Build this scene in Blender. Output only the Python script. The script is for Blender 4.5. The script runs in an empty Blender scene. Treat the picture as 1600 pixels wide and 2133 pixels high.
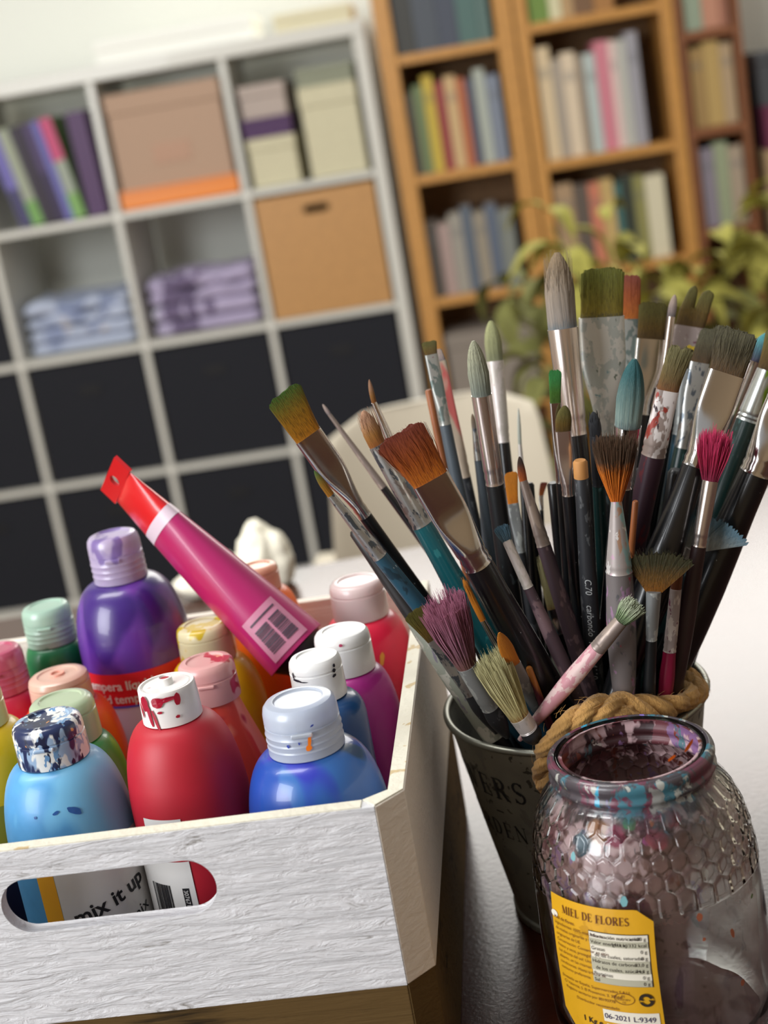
import bpy, math, random
from mathutils import Vector, Matrix, noise
PI = math.pi
scn = bpy.context.scene
col = scn.collection
# ------------------------------------------------------------------ camera
F = 3080.0; PITCH = math.radians(15.15); ROLL = math.radians(9.9)
CAM = Vector((0, 0, 1.25)); TT = 0.82            # camera height, table top height
Rh = Vector((1, 0, 0)); Dn = Vector((0, -math.sin(PITCH), -math.cos(PITCH))); Fw = Vector((0, math.cos(PITCH), -math.sin(PITCH)))
cx_ = Rh * math.cos(ROLL) + Dn * math.sin(ROLL); cy_ = Rh * math.sin(ROLL) - Dn * math.cos(ROLL)
cd = bpy.data.cameras.new('camera'); cam = bpy.data.objects.new('camera', cd); col.objects.link(cam)
M4 = Matrix.Identity(4)
for i in range(3):
    M4[i][0] = cx_[i]; M4[i][1] = cy_[i]; M4[i][2] = -Fw[i]; M4[i][3] = CAM[i]
cam.matrix_world = M4
cd.sensor_fit = 'VERTICAL'; cd.sensor_height = 36.0; cd.sensor_width = 27.0; cd.lens = F * 36.0 / 2133.0
cd.clip_start = 0.02; cd.clip_end = 50
cd.dof.use_dof = True; cd.dof.focus_distance = 0.685; cd.dof.aperture_fstop = cd.lens / 6.9
scn.camera = cam
# ------------------------------------------------------------------ light
w = bpy.data.worlds.new('World'); scn.world = w; w.use_nodes = True
bg = w.node_tree.nodes['Background']; bg.inputs[0].default_value = (0.94, 0.97, 1.0, 1); bg.inputs[1].default_value = 0.42
def area(name, loc, aim, sx, sy, power, colr):
    l = bpy.data.lights.new(name, 'AREA'); l.shape = 'RECTANGLE'; l.size = sx; l.size_y = sy; l.energy = power; l.color = colr
    o = bpy.data.objects.new(name, l); col.objects.link(o); o.location = loc
    o.rotation_euler = (Vector(aim) - Vector(loc)).to_track_quat('-Z', 'Y').to_euler(); return o
area('window_daylight_back', (0.75, 4.30, 2.25), (0.45, 0.9, 1.0), 2.5, 1.1, 52, (1.0, 0.97, 0.91))
area('window_daylight_left', (-2.1, -0.75, 1.75), (0.0, 0.7, 0.95), 1.3, 1.5, 84, (0.93, 0.96, 1.0))
area('fill_light_shelves', (-0.9, 0.9, 2.75), (0.3, 4.0, 0.9), 1.4, 1.0, 58, (1.0, 0.985, 0.96))  # added fill light, not a real lamp: brightens the shelves and far wall
scn.view_settings.view_transform = 'Standard'; scn.view_settings.look = 'None'
scn.view_settings.exposure = 0.0; scn.view_settings.gamma = 1.0; scn.view_settings.use_curve_mapping = False
# ------------------------------------------------------------------ pixel helpers (photo 1600x2133): rays through the same lens
def ray(px, py):
    u = px - 800; v = py - 1066.5
    a = (u * math.cos(ROLL) - v * math.sin(ROLL)) / F; b = (u * math.sin(ROLL) + v * math.cos(ROLL)) / F
    return Rh * a + Dn * b + Fw
def at(px, py, y):
    d = ray(px, py); return CAM + d * (y / d.y)
def on(px, py, z):
    d = ray(px, py); return CAM + d * ((z - CAM.z) / d.z)
def depth(P): return (Vector(P) - CAM).dot(Fw)
def scl(P): return depth(P) / F                     # metres per photo pixel at P
def cyl(px, py, cx, cy, R):                        # where a ray meets an upright cylinder: angle from the viewer's side, height
    d = ray(px, py); ox, oy = CAM.x - cx, CAM.y - cy
    A = d.x * d.x + d.y * d.y; Bq = ox * d.x + oy * d.y; Cq = ox * ox + oy * oy - R * R
    D = max(Bq * Bq - A * Cq, 0.0); t = (-Bq - math.sqrt(D)) / A; P = CAM + d * t
    return math.atan2(P.x - cx, -(P.y - cy)), P.z
# ------------------------------------------------------------------ materials
def lin(h, a=1.0):
    h = h.lstrip('#'); o = []
    for i in (0, 2, 4):
        c = int(h[i:i + 2], 16) / 255.0; o.append(c / 12.92 if c <= 0.04045 else ((c + 0.055) / 1.055) ** 2.4)
    return (o[0], o[1], o[2], a)
_m = {}
class NT:
    def __init__(s, name):
        s.m = bpy.data.materials.new(name); s.m.use_nodes = True; s.t = s.m.node_tree; s.n = s.t.nodes; s.p = s.n['Principled BSDF']; s.out = s.n['Material Output']
    def new(s, k, **kw):
        q = s.n.new(k)
        for a, b in kw.items(): setattr(q, a, b)
        return q
    def link(s, a, b): s.t.links.new(a, b)
    def coord(s, scale=(1, 1, 1), loc=(0, 0, 0), kind='Object'):
        tc = s.new('ShaderNodeTexCoord'); mp = s.new('ShaderNodeMapping'); mp.inputs['Scale'].default_value = scale; mp.inputs['Location'].default_value = loc
        s.link(tc.outputs[kind], mp.inputs['Vector']); return mp.outputs[0]
    def noise(s, vec, scale, detail=3, rough=0.55, dist=0.0):
        q = s.new('ShaderNodeTexNoise'); q.inputs['Scale'].default_value = scale; q.inputs['Detail'].default_value = detail
        q.inputs['Roughness'].default_value = rough; q.inputs['Distortion'].default_value = dist; s.link(vec, q.inputs['Vector']); return q.outputs['Fac']
    def ramp(s, fac, stops):
        q = s.new('ShaderNodeValToRGB'); e = q.color_ramp.elements
        while len(e) < len(stops): e.new(0.5)
        for el, (p, c) in zip(e, stops): el.position = p; el.color = c if not isinstance(c, (int, float)) else (c, c, c, 1)
        s.link(fac, q.inputs[0]); return q.outputs[0]
    def mix(s, fac, a, b):
        q = s.new('ShaderNodeMix', data_type='RGBA')
        if isinstance(fac, (int, float)): q.inputs[0].default_value = fac
        else: s.link(fac, q.inputs[0])
        for i, x in ((6, a), (7, b)):
            if isinstance(x, tuple): q.inputs[i].default_value = x
            else: s.link(x, q.inputs[i])
        return q.outputs[2]
    def bump(s, h, strength, dist=0.001):
        q = s.new('ShaderNodeBump'); q.inputs['Strength'].default_value = strength; q.inputs['Distance'].default_value = dist
        s.link(h, q.inputs['Height']); s.link(q.outputs[0], s.p.inputs['Normal'])
def setp(p, **kw):
    names = dict(rough='Roughness', metal='Metallic', trans='Transmission Weight', coat='Coat Weight', coatr='Coat Roughness', sss='Subsurface Weight', ior='IOR', sheen='Sheen Weight', alpha='Alpha', spec='Specular IOR Level')
    for k, v in kw.items(): p.inputs[names[k]].default_value = v
def mat(name, c, splats=(), bump=None, vary=0.0, ss=1.0, **kw):
    """splats: (colour, scale, threshold, seed, stretch) blotches of dried paint; bump: (scale, strength, stretch, dist)"""
    if name in _m: return _m[name]
    N = NT(name); setp(N.p, **kw); c = lin(c); cur = c
    if kw.get('sss'): N.p.inputs['Subsurface Radius'].default_value = (0.01, 0.008, 0.008); N.p.inputs['Subsurface Scale'].default_value = 0.3
    if vary:
        f = N.noise(N.coord(), 60, 4); cur = N.mix(N.ramp(f, [(0.3, 0.0), (0.7, 1.0)]), tuple(x * (1 - vary) for x in c[:3]) + (1,), tuple(min(1, x * (1 + vary * .6)) for x in c[:3]) + (1,))
    for (sc, scale, thr, seed, st) in splats:
        f = N.noise(N.coord((1, 1, st), (seed * 1.37, seed * 2.11, seed * .77)), scale * ss, 3, 0.6, 0.3)
        cur = N.mix(N.ramp(f, [(thr, 0.0), (thr + 0.025, 1.0)]), cur, lin(sc))
    if isinstance(cur, tuple): N.p.inputs['Base Color'].default_value = cur
    else: N.link(cur, N.p.inputs['Base Color'])
    if bump:
        f = N.noise(N.coord((1, 1, bump[2])), bump[0], 4); N.bump(f, bump[1], bump[3] if len(bump) > 3 else 0.001)
    _m[name] = N.m; return N.m
def bristle(name, root, mid, tip, rough=0.55, streak=0.5, dark=None, at_=(0.0, 0.35, 0.75)):
    if name in _m: return _m[name]
    N = NT(name); setp(N.p, rough=rough, sheen=0.04, spec=.3)
    tc = N.new('ShaderNodeTexCoord'); sx = N.new('ShaderNodeSeparateXYZ'); N.link(tc.outputs['Generated'], sx.inputs[0])
    g = N.noise(N.coord((22, 22, 1.2), kind='Generated'), 3.0, 3)
    ad = N.new('ShaderNodeMath', operation='MULTIPLY_ADD'); N.link(g, ad.inputs[0]); ad.inputs[1].default_value = 0.5; N.link(sx.outputs[2], ad.inputs[2])
    sb = N.new('ShaderNodeMath', operation='SUBTRACT'); N.link(ad.outputs[0], sb.inputs[0]); sb.inputs[1].default_value = 0.25
    cr = N.ramp(sb.outputs[0], [(at_[0], lin(root)), (at_[1], lin(mid)), (at_[2], lin(tip))])
    st = N.noise(N.coord((17, 9, .55), kind='Generated'), 2.2, 4, .65)
    dk = lin(dark) if dark else tuple(x * 0.25 for x in lin(mid)[:3]) + (1,)
    f = N.ramp(st, [(0.46, 0.0), (0.64, streak)])
    N.link(N.mix(f, cr, dk), N.p.inputs['Base Color']); N.bump(st, 0.7, 0.0006)
    _m[name] = N.m; return N.m
# ------------------------------------------------------------------ mesh builder
class MB:
    def __init__(s): s.v = []; s.f = []
    def add(s, vs, fs):
        o = len(s.v); s.v += [tuple(p) for p in vs]; s.f += [tuple(o + i for i in q) for q in fs]; return s
    def box(s, lo, hi):
        x0, y0, z0 = lo; x1, y1, z1 = hi
        return s.add([(x0, y0, z0), (x1, y0, z0), (x1, y1, z0), (x0, y1, z0), (x0, y0, z1), (x1, y0, z1), (x1, y1, z1), (x0, y1, z1)],
                     [(0, 3, 2, 1), (4, 5, 6, 7), (0, 1, 5, 4), (1, 2, 6, 5), (2, 3, 7, 6), (3, 0, 4, 7)])
    def loft(s, rings, cap0=True, cap1=True):
        n = len(rings[0]); o = len(s.v)
        for r in rings: s.v += [tuple(p) for p in r]
        for k in range(len(rings) - 1):
            for i in range(n):
                j = (i + 1) % n; a = o + k * n; b = a + n; s.f.append((a + i, a + j, b + j, b + i))
        for cap, k, rev in ((cap0, 0, True), (cap1, len(rings) - 1, False)):
            if cap:
                r = rings[k]; c = len(s.v); s.v.append(tuple(sum(p[a] for p in r) / n for a in range(3)))
                for i in range(n):
                    j = (i + 1) % n; a, b = o + k * n + i, o + k * n + j; s.f.append((c, b, a) if rev else (c, a, b))
        return s
    def lathe(s, prof, n=48, c=(0, 0, 0), cap0=True, cap1=True):
        return s.loft([[(c[0] + r * math.cos(2 * PI * i / n), c[1] + r * math.sin(2 * PI * i / n), c[2] + z) for i in range(n)] for r, z in prof], cap0, cap1)
    def tube(s, path, rad, n=8, caps=True):
        path = [Vector(p) for p in path]; rings = []; pu = None
        for i, p in enumerate(path):
            t = (path[min(i + 1, len(path) - 1)] - path[max(i - 1, 0)]).normalized()
            if pu is None: pu = t.orthogonal().normalized()
            u = (pu - t * pu.dot(t)).normalized(); v = t.cross(u); pu = u
            r = rad[i] if isinstance(rad, (list, tuple)) else rad
            rings.append([p + (u * math.cos(2 * PI * k / n) + v * math.sin(2 * PI * k / n)) * r for k in range(n)])
        return s.loft(rings, caps, caps)
    def prism(s, poly, z0, z1):
        n = len(poly); o = len(s.v)
        s.v += [(x, y, z0) for x, y in poly] + [(x, y, z1) for x, y in poly]
        s.f.append(tuple(o + i for i in reversed(range(n)))); s.f.append(tuple(o + n + i for i in range(n)))
        for i in range(n):
            j = (i + 1) % n; s.f.append((o + i, o + j, o + n + j, o + n + i))
        return s
    def build(s, name, m, parent=None, angle=35, bevel=0):
        me = bpy.data.meshes.new(name); me.from_pydata(s.v, [], s.f); me.validate()
        if m: me.materials.append(m)
        if angle:
            me.shade_smooth()
            me.set_sharp_from_angle(angle=math.radians(angle))
        o = bpy.data.objects.new(name, me); col.objects.link(o)
        if parent: o.parent = parent
        if bevel:
            b = o.modifiers.new('bevel', 'BEVEL'); b.width = bevel; b.segments = 2; b.limit_method = 'ANGLE'; b.angle_limit = 0.6
        return o
def tag(o, label, cat, group=None):
    o['label'] = label; o['category'] = cat
    if group: o['group'] = group
    return o
def thing(name, label, cat, loc=(0, 0, 0), rotz=0.0, group=None):
    o = bpy.data.objects.new(name, None); col.objects.link(o); o.location = loc; o.rotation_euler = (0, 0, rotz); o.empty_display_size = 0.05
    return tag(o, label, cat, group)
def struct(o): o['kind'] = 'structure'; return o
_txt = {}
def text2d(s, size, bold=0.0, shear=0.0):
    k = (s, bold, shear)
    if k not in _txt:
        c = bpy.data.curves.new('lettering', 'FONT'); c.body = s; c.size = 1.0; c.align_x = 'LEFT'; c.offset = bold; c.shear = shear; c.resolution_u = 3
        o = bpy.data.objects.new('lettering', c); col.objects.link(o)
        dg = bpy.context.evaluated_depsgraph_get(); me = bpy.data.meshes.new_from_object(o.evaluated_get(dg))
        _txt[k] = ([(v.co.x, v.co.y) for v in me.vertices], [tuple(p.vertices) for p in me.polygons])
        bpy.data.objects.remove(o); bpy.data.curves.remove(c); bpy.data.meshes.remove(me)
    v, f = _txt[k]; return [(x * size, y * size) for x, y in v], f
# upright serif capitals drawn as strokes (x0,y0,x1,y1,thickness) in a box one unit high
def arc(cx, cy, rx, ry, a0, a1, n, t0, t1):
    o = []
    for i in range(n):
        p, q = [math.radians(a0 + (a1 - a0) * k / n) for k in (i, i + 1)]
        tm = t0 + (t1 - t0) * abs(math.cos((p + q) / 2))
        o.append((cx + rx * math.cos(p), cy + ry * math.sin(p), cx + rx * math.cos(q), cy + ry * math.sin(q), tm))
    return o
K, H_ = 0.15, 0.05
def ser(x, y, wd=0.2): return (x - wd / 2, y, x + wd / 2, y, H_)
GL = {
 'E': (0.62, [(.14, 0, .14, 1, K), (.02, .98, .58, .98, H_), (.02, .02, .6, .02, H_), (.14, .52, .46, .52, H_), (.58, .98, .58, .78, H_), (.6, .02, .6, .24, H_), (.46, .62, .46, .42, H_)]),
 'F': (0.58, [(.14, 0, .14, 1, K), (.02, .98, .56, .98, H_), ser(.14, .02, .3), (.14, .52, .44, .52, H_), (.56, .98, .56, .78, H_), (.44, .62, .44, .42, H_)]),
 'L': (0.58, [(.14, 0, .14, 1, K), ser(.14, .98, .3), (.02, .02, .56, .02, H_), (.56, .02, .56, .26, H_)]),
 'I': (0.30, [(.15, 0, .15, 1, K), ser(.15, .98, .3), ser(.15, .02, .3)]),
 'D': (0.75, [(.14, 0, .14, 1, K), (.02, .98, .34, .98, H_), (.02, .02, .34, .02, H_)] + arc(.32, .5, .36, .48, -90, 90, 10, H_, K)),
 'O': (0.80, arc(.4, .5, .34, .48, 0, 360, 20, H_, K)),
 'G': (0.78, arc(.4, .5, .34, .48, 40, 330, 16, H_, K) + [(.68, .4, .68, .06, K), (.52, .42, .78, .42, H_), (.66, .96, .66, .74, H_)]),
 'R': (0.72, [(.14, 0, .14, 1, K), ser(.14, .02, .3), (.02, .98, .34, .98, H_), (.14, .5, .36, .5, H_)] + arc(.34, .74, .22, .24, -90, 90, 8, H_, K * .9) + [(.34, .5, .64, .02, K), ser(.66, .02, .16)]),
 'S': (0.56, arc(.28, .74, .2, .24, 30, 250, 9, H_, K * .8) + [(.2, .54, .38, .44, K)] + arc(.28, .26, .22, .24, 70, -150, 9, H_, K * .8) + [(.46, .96, .46, .78, H_), (.08, .22, .08, .03, H_)]),
 'W': (1.05, [(.06, 1, .3, 0, K), (.3, 0, .54, .98, H_), (.5, 1, .74, 0, K), (.74, 0, .98, 1, H_), ser(.08, .98, .26), ser(.52, .98, .2), ser(.98, .98, .2)]),
 'N': (0.80, [(.12, 0, .12, 1, H_), (.1, 1, .68, 0, K), (.68, 0, .68, 1, H_), ser(.12, .02, .24), ser(.1, .98, .2), ser(.68, .98, .24)]),
 'A': (0.76, [(.38, 1, .06, 0, H_), (.36, 1, .68, 0, K), (.18, .34, .54, .34, H_), ser(.06, .02, .2), ser(.68, .02, .24)]),
 'M': (0.95, [(.14, 1, .08, 0, H_), (.14, 1, .46, .06, K), (.46, .06, .78, 1, H_), (.8, 1, .84, 0, K), ser(.08, .02, .2), ser(.84, .02, .26)]),
}
def serif2d(s, size, gap=0.16):
    V = []; Fc = []; x = 0.0
    for ch in s:
        if ch == ' ': x += 0.42; continue
        wd, st = GL[ch]
        for (x0, y0, x1, y1, t) in st:
            d = Vector((x1 - x0, y1 - y0)); l = d.length or 1; nx, ny = -d.y / l * t / 2, d.x / l * t / 2; e = d / l * t * 0.1; o = len(V)
            V += [((x + x0 - e.x + nx) * size, (y0 - e.y + ny) * size), ((x + x0 - e.x - nx) * size, (y0 - e.y - ny) * size), ((x + x1 + e.x - nx) * size, (y1 + e.y - ny) * size), ((x + x1 + e.x + nx) * size, (y1 + e.y + ny) * size)]
            Fc.append((o, o + 1, o + 2, o + 3))
        x += wd + gap
    return V, Fc, x * size
def wrapped(mb, vf, fn, x0=0.0, y0=0.0, rot=0.0):
    v, f = vf[0], vf[1]; c, s_ = math.cos(rot), math.sin(rot)
    mb.add([fn(x0 + x * c - y * s_, y0 + x * s_ + y * c) for x, y in v], f)
def rect2d(x0, y0, x1, y1, nx=1, ny=1):
    V = [(x0 + (x1 - x0) * i / nx, y0 + (y1 - y0) * j / ny) for j in range(ny + 1) for i in range(nx + 1)]
    return V, [(j * (nx + 1) + i, j * (nx + 1) + i + 1, (j + 1) * (nx + 1) + i + 1, (j + 1) * (nx + 1) + i) for j in range(ny) for i in range(nx)]
def on_cyl(cx, cy, R, f0):                          # (arc length from f0, height) -> a point on an upright cylinder (R may depend on the height)
    def fn(x, y):
        r = R(y) if callable(R) else R; r0 = R if not callable(R) else R(y); a = f0 + x / r0
        return (cx + r * math.sin(a), cy - r * math.cos(a), y)
    return fn
# ------------------------------------------------------------------ the room: everything against the far wall shares one plane
YW = math.radians(-4.8); WO = Vector((-0.564, 4.03, 0)); WD = Vector((math.cos(YW), math.sin(YW), 0)); WN = Vector((-math.sin(YW), math.cos(YW), 0))
def wpt(s, d, z): return WO + WD * s + WN * d + Vector((0, 0, z))
def wthing(name, label, cat, s, d, z, group=None, turn=0.0): return thing(name, label, cat, wpt(s, d, z), YW + turn, group)
def wallmesh(mb, name, m):
    o = mb.build(name, m, None, 0); o.location = WO; o.rotation_euler = (0, 0, YW); return struct(o)
m_wall = mat('wall_plaster', '#e9ebe2', rough=0.9, bump=(40, 0.15, 1)); m_floor = mat('floor_boards', '#6b4f38', rough=0.5, vary=0.25)
wm = MB(); d0 = 0.44
wm.box((-3.2, d0, 0), (-0.05, d0 + .15, 3.0)); wm.box((2.4, d0, 0), (4.2, d0 + .15, 3.0)); wm.box((-0.05, d0, 0), (2.4, d0 + .15, 1.72)); wm.box((-0.05, d0, 2.75), (2.4, d0 + .15, 3.0))
wallmesh(wm, 'wall_back', m_wall)
for nm, lo, hi, cc in (('wall_left', (-2.75, -2.6, 0), (-2.6, 5.2, 3.0), '#d9cfba'), ('wall_right', (3.1, -2.6, 0), (3.25, 5.2, 3.0), '#d8cdb8'), ('wall_front', (-2.75, -2.75, 0), (3.25, -2.6, 3.0), '#c2ab8c')):
    struct(MB().box(lo, hi).build(nm, mat('plaster_' + nm, cc, rough=.9), None, 0))
fm = MB()
for i in range(30): fm.box((-4 + i * .27, -2.5, -.02), (-4 + i * .27 + .266, 5.2, 0))
struct(fm.build('floor', m_floor, None, 0))
m_white = mat('white_lacquer', '#d2d0c6', rough=0.35, coat=0.15)
wf = MB(); b = 0.05
wf.box((-.05, d0 - .02, 1.72), (2.4, d0 + .08, 1.72 + b)); wf.box((-.05, d0 - .02, 2.75 - b), (2.4, d0 + .08, 2.75))
for s in (-.05, 2.35): wf.box((s, d0 - .02, 1.72), (s + b, d0 + .08, 2.75))
wallmesh(wf, 'window_1', m_white)
# ------------------------------------------------------------------ table
m_table = mat('dark_varnished_wood', '#3c1508', rough=0.22, coat=0.36, coatr=0.18, vary=0.2, bump=(420, 0.22, 1, 0.0006))
m_table.node_tree.nodes['Principled BSDF'].inputs['IOR'].default_value = 1.42
tb = thing('table', 'dark brown varnished table that the crate, pail and jar stand on', 'table', (0.1, 0.85, 0))
MB().box((-1.1, -.62, TT - .03), (1.1, .585, TT)).build('tabletop', m_table, tb, 0, 0.003)
MB().box((-1.02, -.5, TT - .12), (1.02, .5, TT - .0305)).build('apron', m_table, tb, 0)
for sx in (-.98, .92):
    for sy in (-.52, .46): MB().box((sx, sy, 0), (sx + .06, sy + .06, TT - .0305)).build('leg', m_table, tb, 0)
# ------------------------------------------------------------------ white cube shelf, 4 x 4
PIT = 0.351
ks = wthing('cube_shelf', 'white square cube shelf unit with four rows against the wall', 'shelf', 0, 0, 0)
X0 = -PIT; KT = 1.472
def kx(c): return (c - 1) * PIT                      # centre line of divider c (c 0..2); outer sides at c -1 and 3
for s in (kx(-1) - .024, kx(3) - .008): MB().box((s, 0, 0.004), (s + .034, .39, KT - .038)).build('side_panel', m_white, ks, 0, .002)
MB().box((kx(-1) - .024, 0, KT - .0375), (kx(3) + .026, .39, KT)).build('top_panel', m_white, ks, 0, .002)
zrow = [0.735 + PIT * k for k in (1, 0, -1)]         # shelf centre lines under rows 1, 2, 3
zbot = 0.735 - 2 * PIT
MB().box((kx(-1) + .011, .001, zbot - .02), (kx(3) - .009, .389, zbot + .014)).build('bottom_panel', m_white, ks, 0)
for z in zrow: MB().box((kx(-1) + .011, .001, z - .009), (kx(3) - .009, .389, z + .009)).build('shelf_board', m_white, ks, 0)
zs = [KT - .038] + [z for z in zrow] + [zbot + .004]
for r in range(4):
    for c in (0, 1, 2): MB().box((kx(c) - .009, .0015, zs[r + 1] + .0095), (kx(c) + .009, .389, zs[r] - (.0095 if r else .0005))).build('divider', m_white, ks, 0)
def cell(c, r): return kx(c) + .012, kx(c + 1) - .012, zs[r + 1] + .0105, zs[r] - .011     # s0, s1, floor z, top z (c -1..2)
# fabric boxes
m_blk = mat('black_fabric', '#15171f', rough=0.85, bump=(300, .3, 1)); m_tabm = mat('black_tab', '#0c0c10', rough=.7)
names = {-1: 'fourth', 0: 'third', 1: 'second', 2: 'rightmost'}
def fabric_box(c, r, row):
    s0, s1, z0, z1 = cell(c, r); wd = s1 - s0 - .006
    t = wthing('fabric_box', 'black fabric box in the cube shelf, %s row, %s' % (row, {-1: 'leftmost column', 0: 'second column from left', 1: 'second column from right', 2: 'rightmost column'}[c]), 'box', (s0 + s1) / 2, .01, z0, 'black fabric boxes in the cube shelf')
    h = z1 - z0 - .006; a = wd / 2; q = MB()
    q.box((-a, 0, 0), (a, .006, h)); q.box((-a, .354, 0), (a, .36, h)); q.box((-a, .006, 0), (-a + .006, .354, h)); q.box((a - .006, .006, 0), (a, .354, h)); q.box((-a + .006, .006, 0), (a - .006, .354, .006))
    q.build('box_body', m_blk, t, 0, .003)
    MB().box((-.03, -.004, h * .72), (.03, -.0005, h * .8)).build('pull_tab', m_tabm, t, 0)
for c in (-1, 0, 1, 2): fabric_box(c, 2, 'third'); fabric_box(c, 3, 'bottom')
fabric_box(-1, 1, 'second')
# row 1
def folder(i, s, wd, h, cs, lean, words):
    s0, s1, z0, z1 = cell(0, 0)
    t = wthing('magazine', 'thin %s magazine standing in the top row of the white cube shelf' % words, 'magazine', s, .03, z0 + .001, 'magazines in the top row'); t.rotation_euler = (0, lean, YW)
    n = len(cs); q = MB(); 
    MB().box((0.002, .002, 0), (wd - .002, .21, h - .003)).build('pages', mat('paper', '#d8d2c2', rough=.9), t, 0)
    for k, (f0, f1, cc) in enumerate(cs): MB().box((0, 0, h * f0), (wd, .0018, h * f1)).build('spine', mat('spine_' + cc, '#' + cc, rough=.5), t, 0)
    for k in (0, wd - .0015): MB().box((k, .0019, 0), (k + .0015, .212, h)).build('cover', mat('spine_' + cs[0][2], '#' + cs[0][2], rough=.5), t, 0)
s0, s1, z0, z1 = cell(0, 0)
fl = [(.070, .034, .255, [(0, .4, '3a3560'), (.4, 1, '6a62a8')], .17, 'violet blue'), (.105, .030, .262, [(0, .25, '70a050'), (.25, 1, '9aa08a')], .17, 'grey green'), (.136, .034, .262, [(0, 1, '241428')], .165, 'blackish plum'),
      (.1725, .024, .265, [(0, .5, '2c1a44'), (.5, 1, '45325e')], .16, 'dark violet'), (.198, .018, .268, [(0, 1, '6a68b0')], .155, 'pale violet'), (.218, .032, .270, [(0, .25, '78a458'), (.25, .58, '98a090'), (.58, 1, 'c04470')], .15, 'pink topped'), (.2595, .050, .272, [(0, 1, '4c2c58')], .03, 'wide purple')]
for i, (s, wd, h, cs, ln, wo) in enumerate(fl): folder(i, s0 + s, wd, h, cs, -ln, wo)
m_beige = mat('pinkish_card', '#b4967f', rough=.8); m_or = mat('orange_plastic', '#e8841c', rough=.35, trans=.0)
s0, s1, z0, z1 = cell(1, 0)
t = wthing('tray', 'orange plastic tray under the pinkish box in the white cube shelf', 'tray', (s0 + s1) / 2, .012, z0); a = (s1 - s0) / 2 - .004
q = MB().box((-a, 0, 0), (a, .30, .004)); q.box((-a, 0, .004), (a, .004, .046)); q.box((-a, .296, .004), (a, .3, .046)); q.box((-a, .004, .004), (-a + .004, .296, .046)); q.box((a - .004, .004, .004), (a, .296, .046))
q.build('tray_body', m_or, t, 0, .002); MB().box((-a, -.006, .044), (a, .0, .05)).build('rim', m_or, t, 0)
t = wthing('storage_box', 'pinkish beige card box standing in an orange tray on the cube shelf', 'box', (s0 + s1) / 2, .02, z0 + .006); a -= .008
MB().box((-a, 0, 0), (a, .27, .24)).build('box_body', m_beige, t, 0, .002); MB().box((-a - .003, -.003, .241), (a + .003, .273, .292)).build('lid', m_beige, t, 0, .002); MB().box((-.05, -.0022, .1), (.05, -.0002, .15)).build('label_holder', mat('card_edge', '#b8937c', rough=.8), t, 0)
s0, s1, z0, z1 = cell(2, 0); m_cream = mat('cream_card', '#cfc8a8', rough=.75, vary=.05); m_pur = mat('purple_card', '#4c2b58', rough=.6)
def cardbox(name, label, s, d, z, wd, dp, h, m, ml, lidh=.05):
    t = wthing(name, label, 'box', s, d, z)
    MB().box((0, 0, 0), (wd, dp, h - lidh - .001)).build('box_body', m, t, 0, .002); MB().box((-.002, -.003, h - lidh), (wd + .002, dp + .003, h)).build('lid', ml, t, 0, .002); return t
cardbox('storage_box', 'small cream card box under a purple box on the cube shelf', s0 + .012, .02, z0, .125, .3, .125, m_cream, m_cream, .03)
cardbox('storage_box', 'flat dark purple box lying on the small cream box', s0 + .008, .02, z0 + .1265, .128, .28, .048, m_pur, m_pur, .02)
cardbox('storage_box', 'pale pinkish grey box on top of the flat purple box', s0 + .012, .03, z0 + .176, .12, .28, .085, mat('greige_card', '#b5a69c', rough=.8), mat('greige_card', '#b5a69c'), .03)
cardbox('storage_box', 'tall cream card box at the right end of the top row', s0 + .168, .016, z0, .148, .3, .232, m_cream, m_cream, .05)
cardbox('storage_box', 'flat grey green box on top of the tall cream box', s0 + .168, .03, z0 + .2335, .148, .28, .046, mat('sage_card', '#8f927e', rough=.8), mat('sage_card', '#8f927e'), .02)
# row 2: folded cloths and the wooden drawer
def cloth_heap(label, c, m, seed, hh):
    s0, s1, z0, z1 = cell(c, 1); wd = (s1 - s0) / 2 - .015
    t = wthing('folded_cloth', label, 'cloth', (s0 + s1) / 2, .03, z0 + .0005, 'folded cloths in the second row')
    rnd = random.Random(seed); z = 0.0
    for k in range(4):
        th = hh / 4 * rnd.uniform(.8, 1.15); q = MB(); n = 30; rings = []
        for i in range(n + 1):
            x = -wd + 2 * wd * i / n; e = min(1.0, (1 - abs(2 * i / n - 1)) * 9) ** .5; ring = []
            for jj in range(16):
                an = 2 * PI * jj / 16; yy = .14 + .13 * math.copysign(abs(math.cos(an)) ** .4, math.cos(an)) * (.9 + .1 * e); zz = z + th / 2 + th / 2 * math.copysign(abs(math.sin(an)) ** .5, math.sin(an)) * (.35 + .65 * e)
                nz = .018 * noise.noise((x * 14 + seed, yy * 9, k * 3.1)) * (z + th > th * 1.01) * (1 if math.sin(an) > 0 else 0); ring.append((x, yy, max(0.0, zz + nz)))
            rings.append(ring)
        q.loft(rings).build('fold', m, t, 60); z += th * .98
cloth_heap('stack of folded pale blue white cloth in second row of the cube shelf', 0, mat('blue_white_cloth', '#b9c2d6', rough=.95, splats=(('#8f9ab8', 9, .55, 2, 1), ('#c9b8a8', 14, .62, 5, 1))), 3, .155)
cloth_heap('stack of folded lilac cloth in second row of the cube shelf', 1, mat('lilac_cloth', '#b3a8c4', rough=.95, splats=(('#6f627f', 10, .58, 4, .6), ('#d5d2e2', 12, .6, 9, 1))), 8, .165)
s0, s1, z0, z1 = cell(2, 1); m_bam = mat('bamboo', '#bd8c52', rough=.45, vary=.12, bump=(30, .1, .1))
t = wthing('wooden_drawer_box', 'honey coloured wooden drawer box with an oval grip in the cube shelf', 'box', (s0 + s1) / 2, .006, z0 + .0005); a = (s1 - s0) / 2 - .004; h = z1 - z0 - .008
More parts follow.
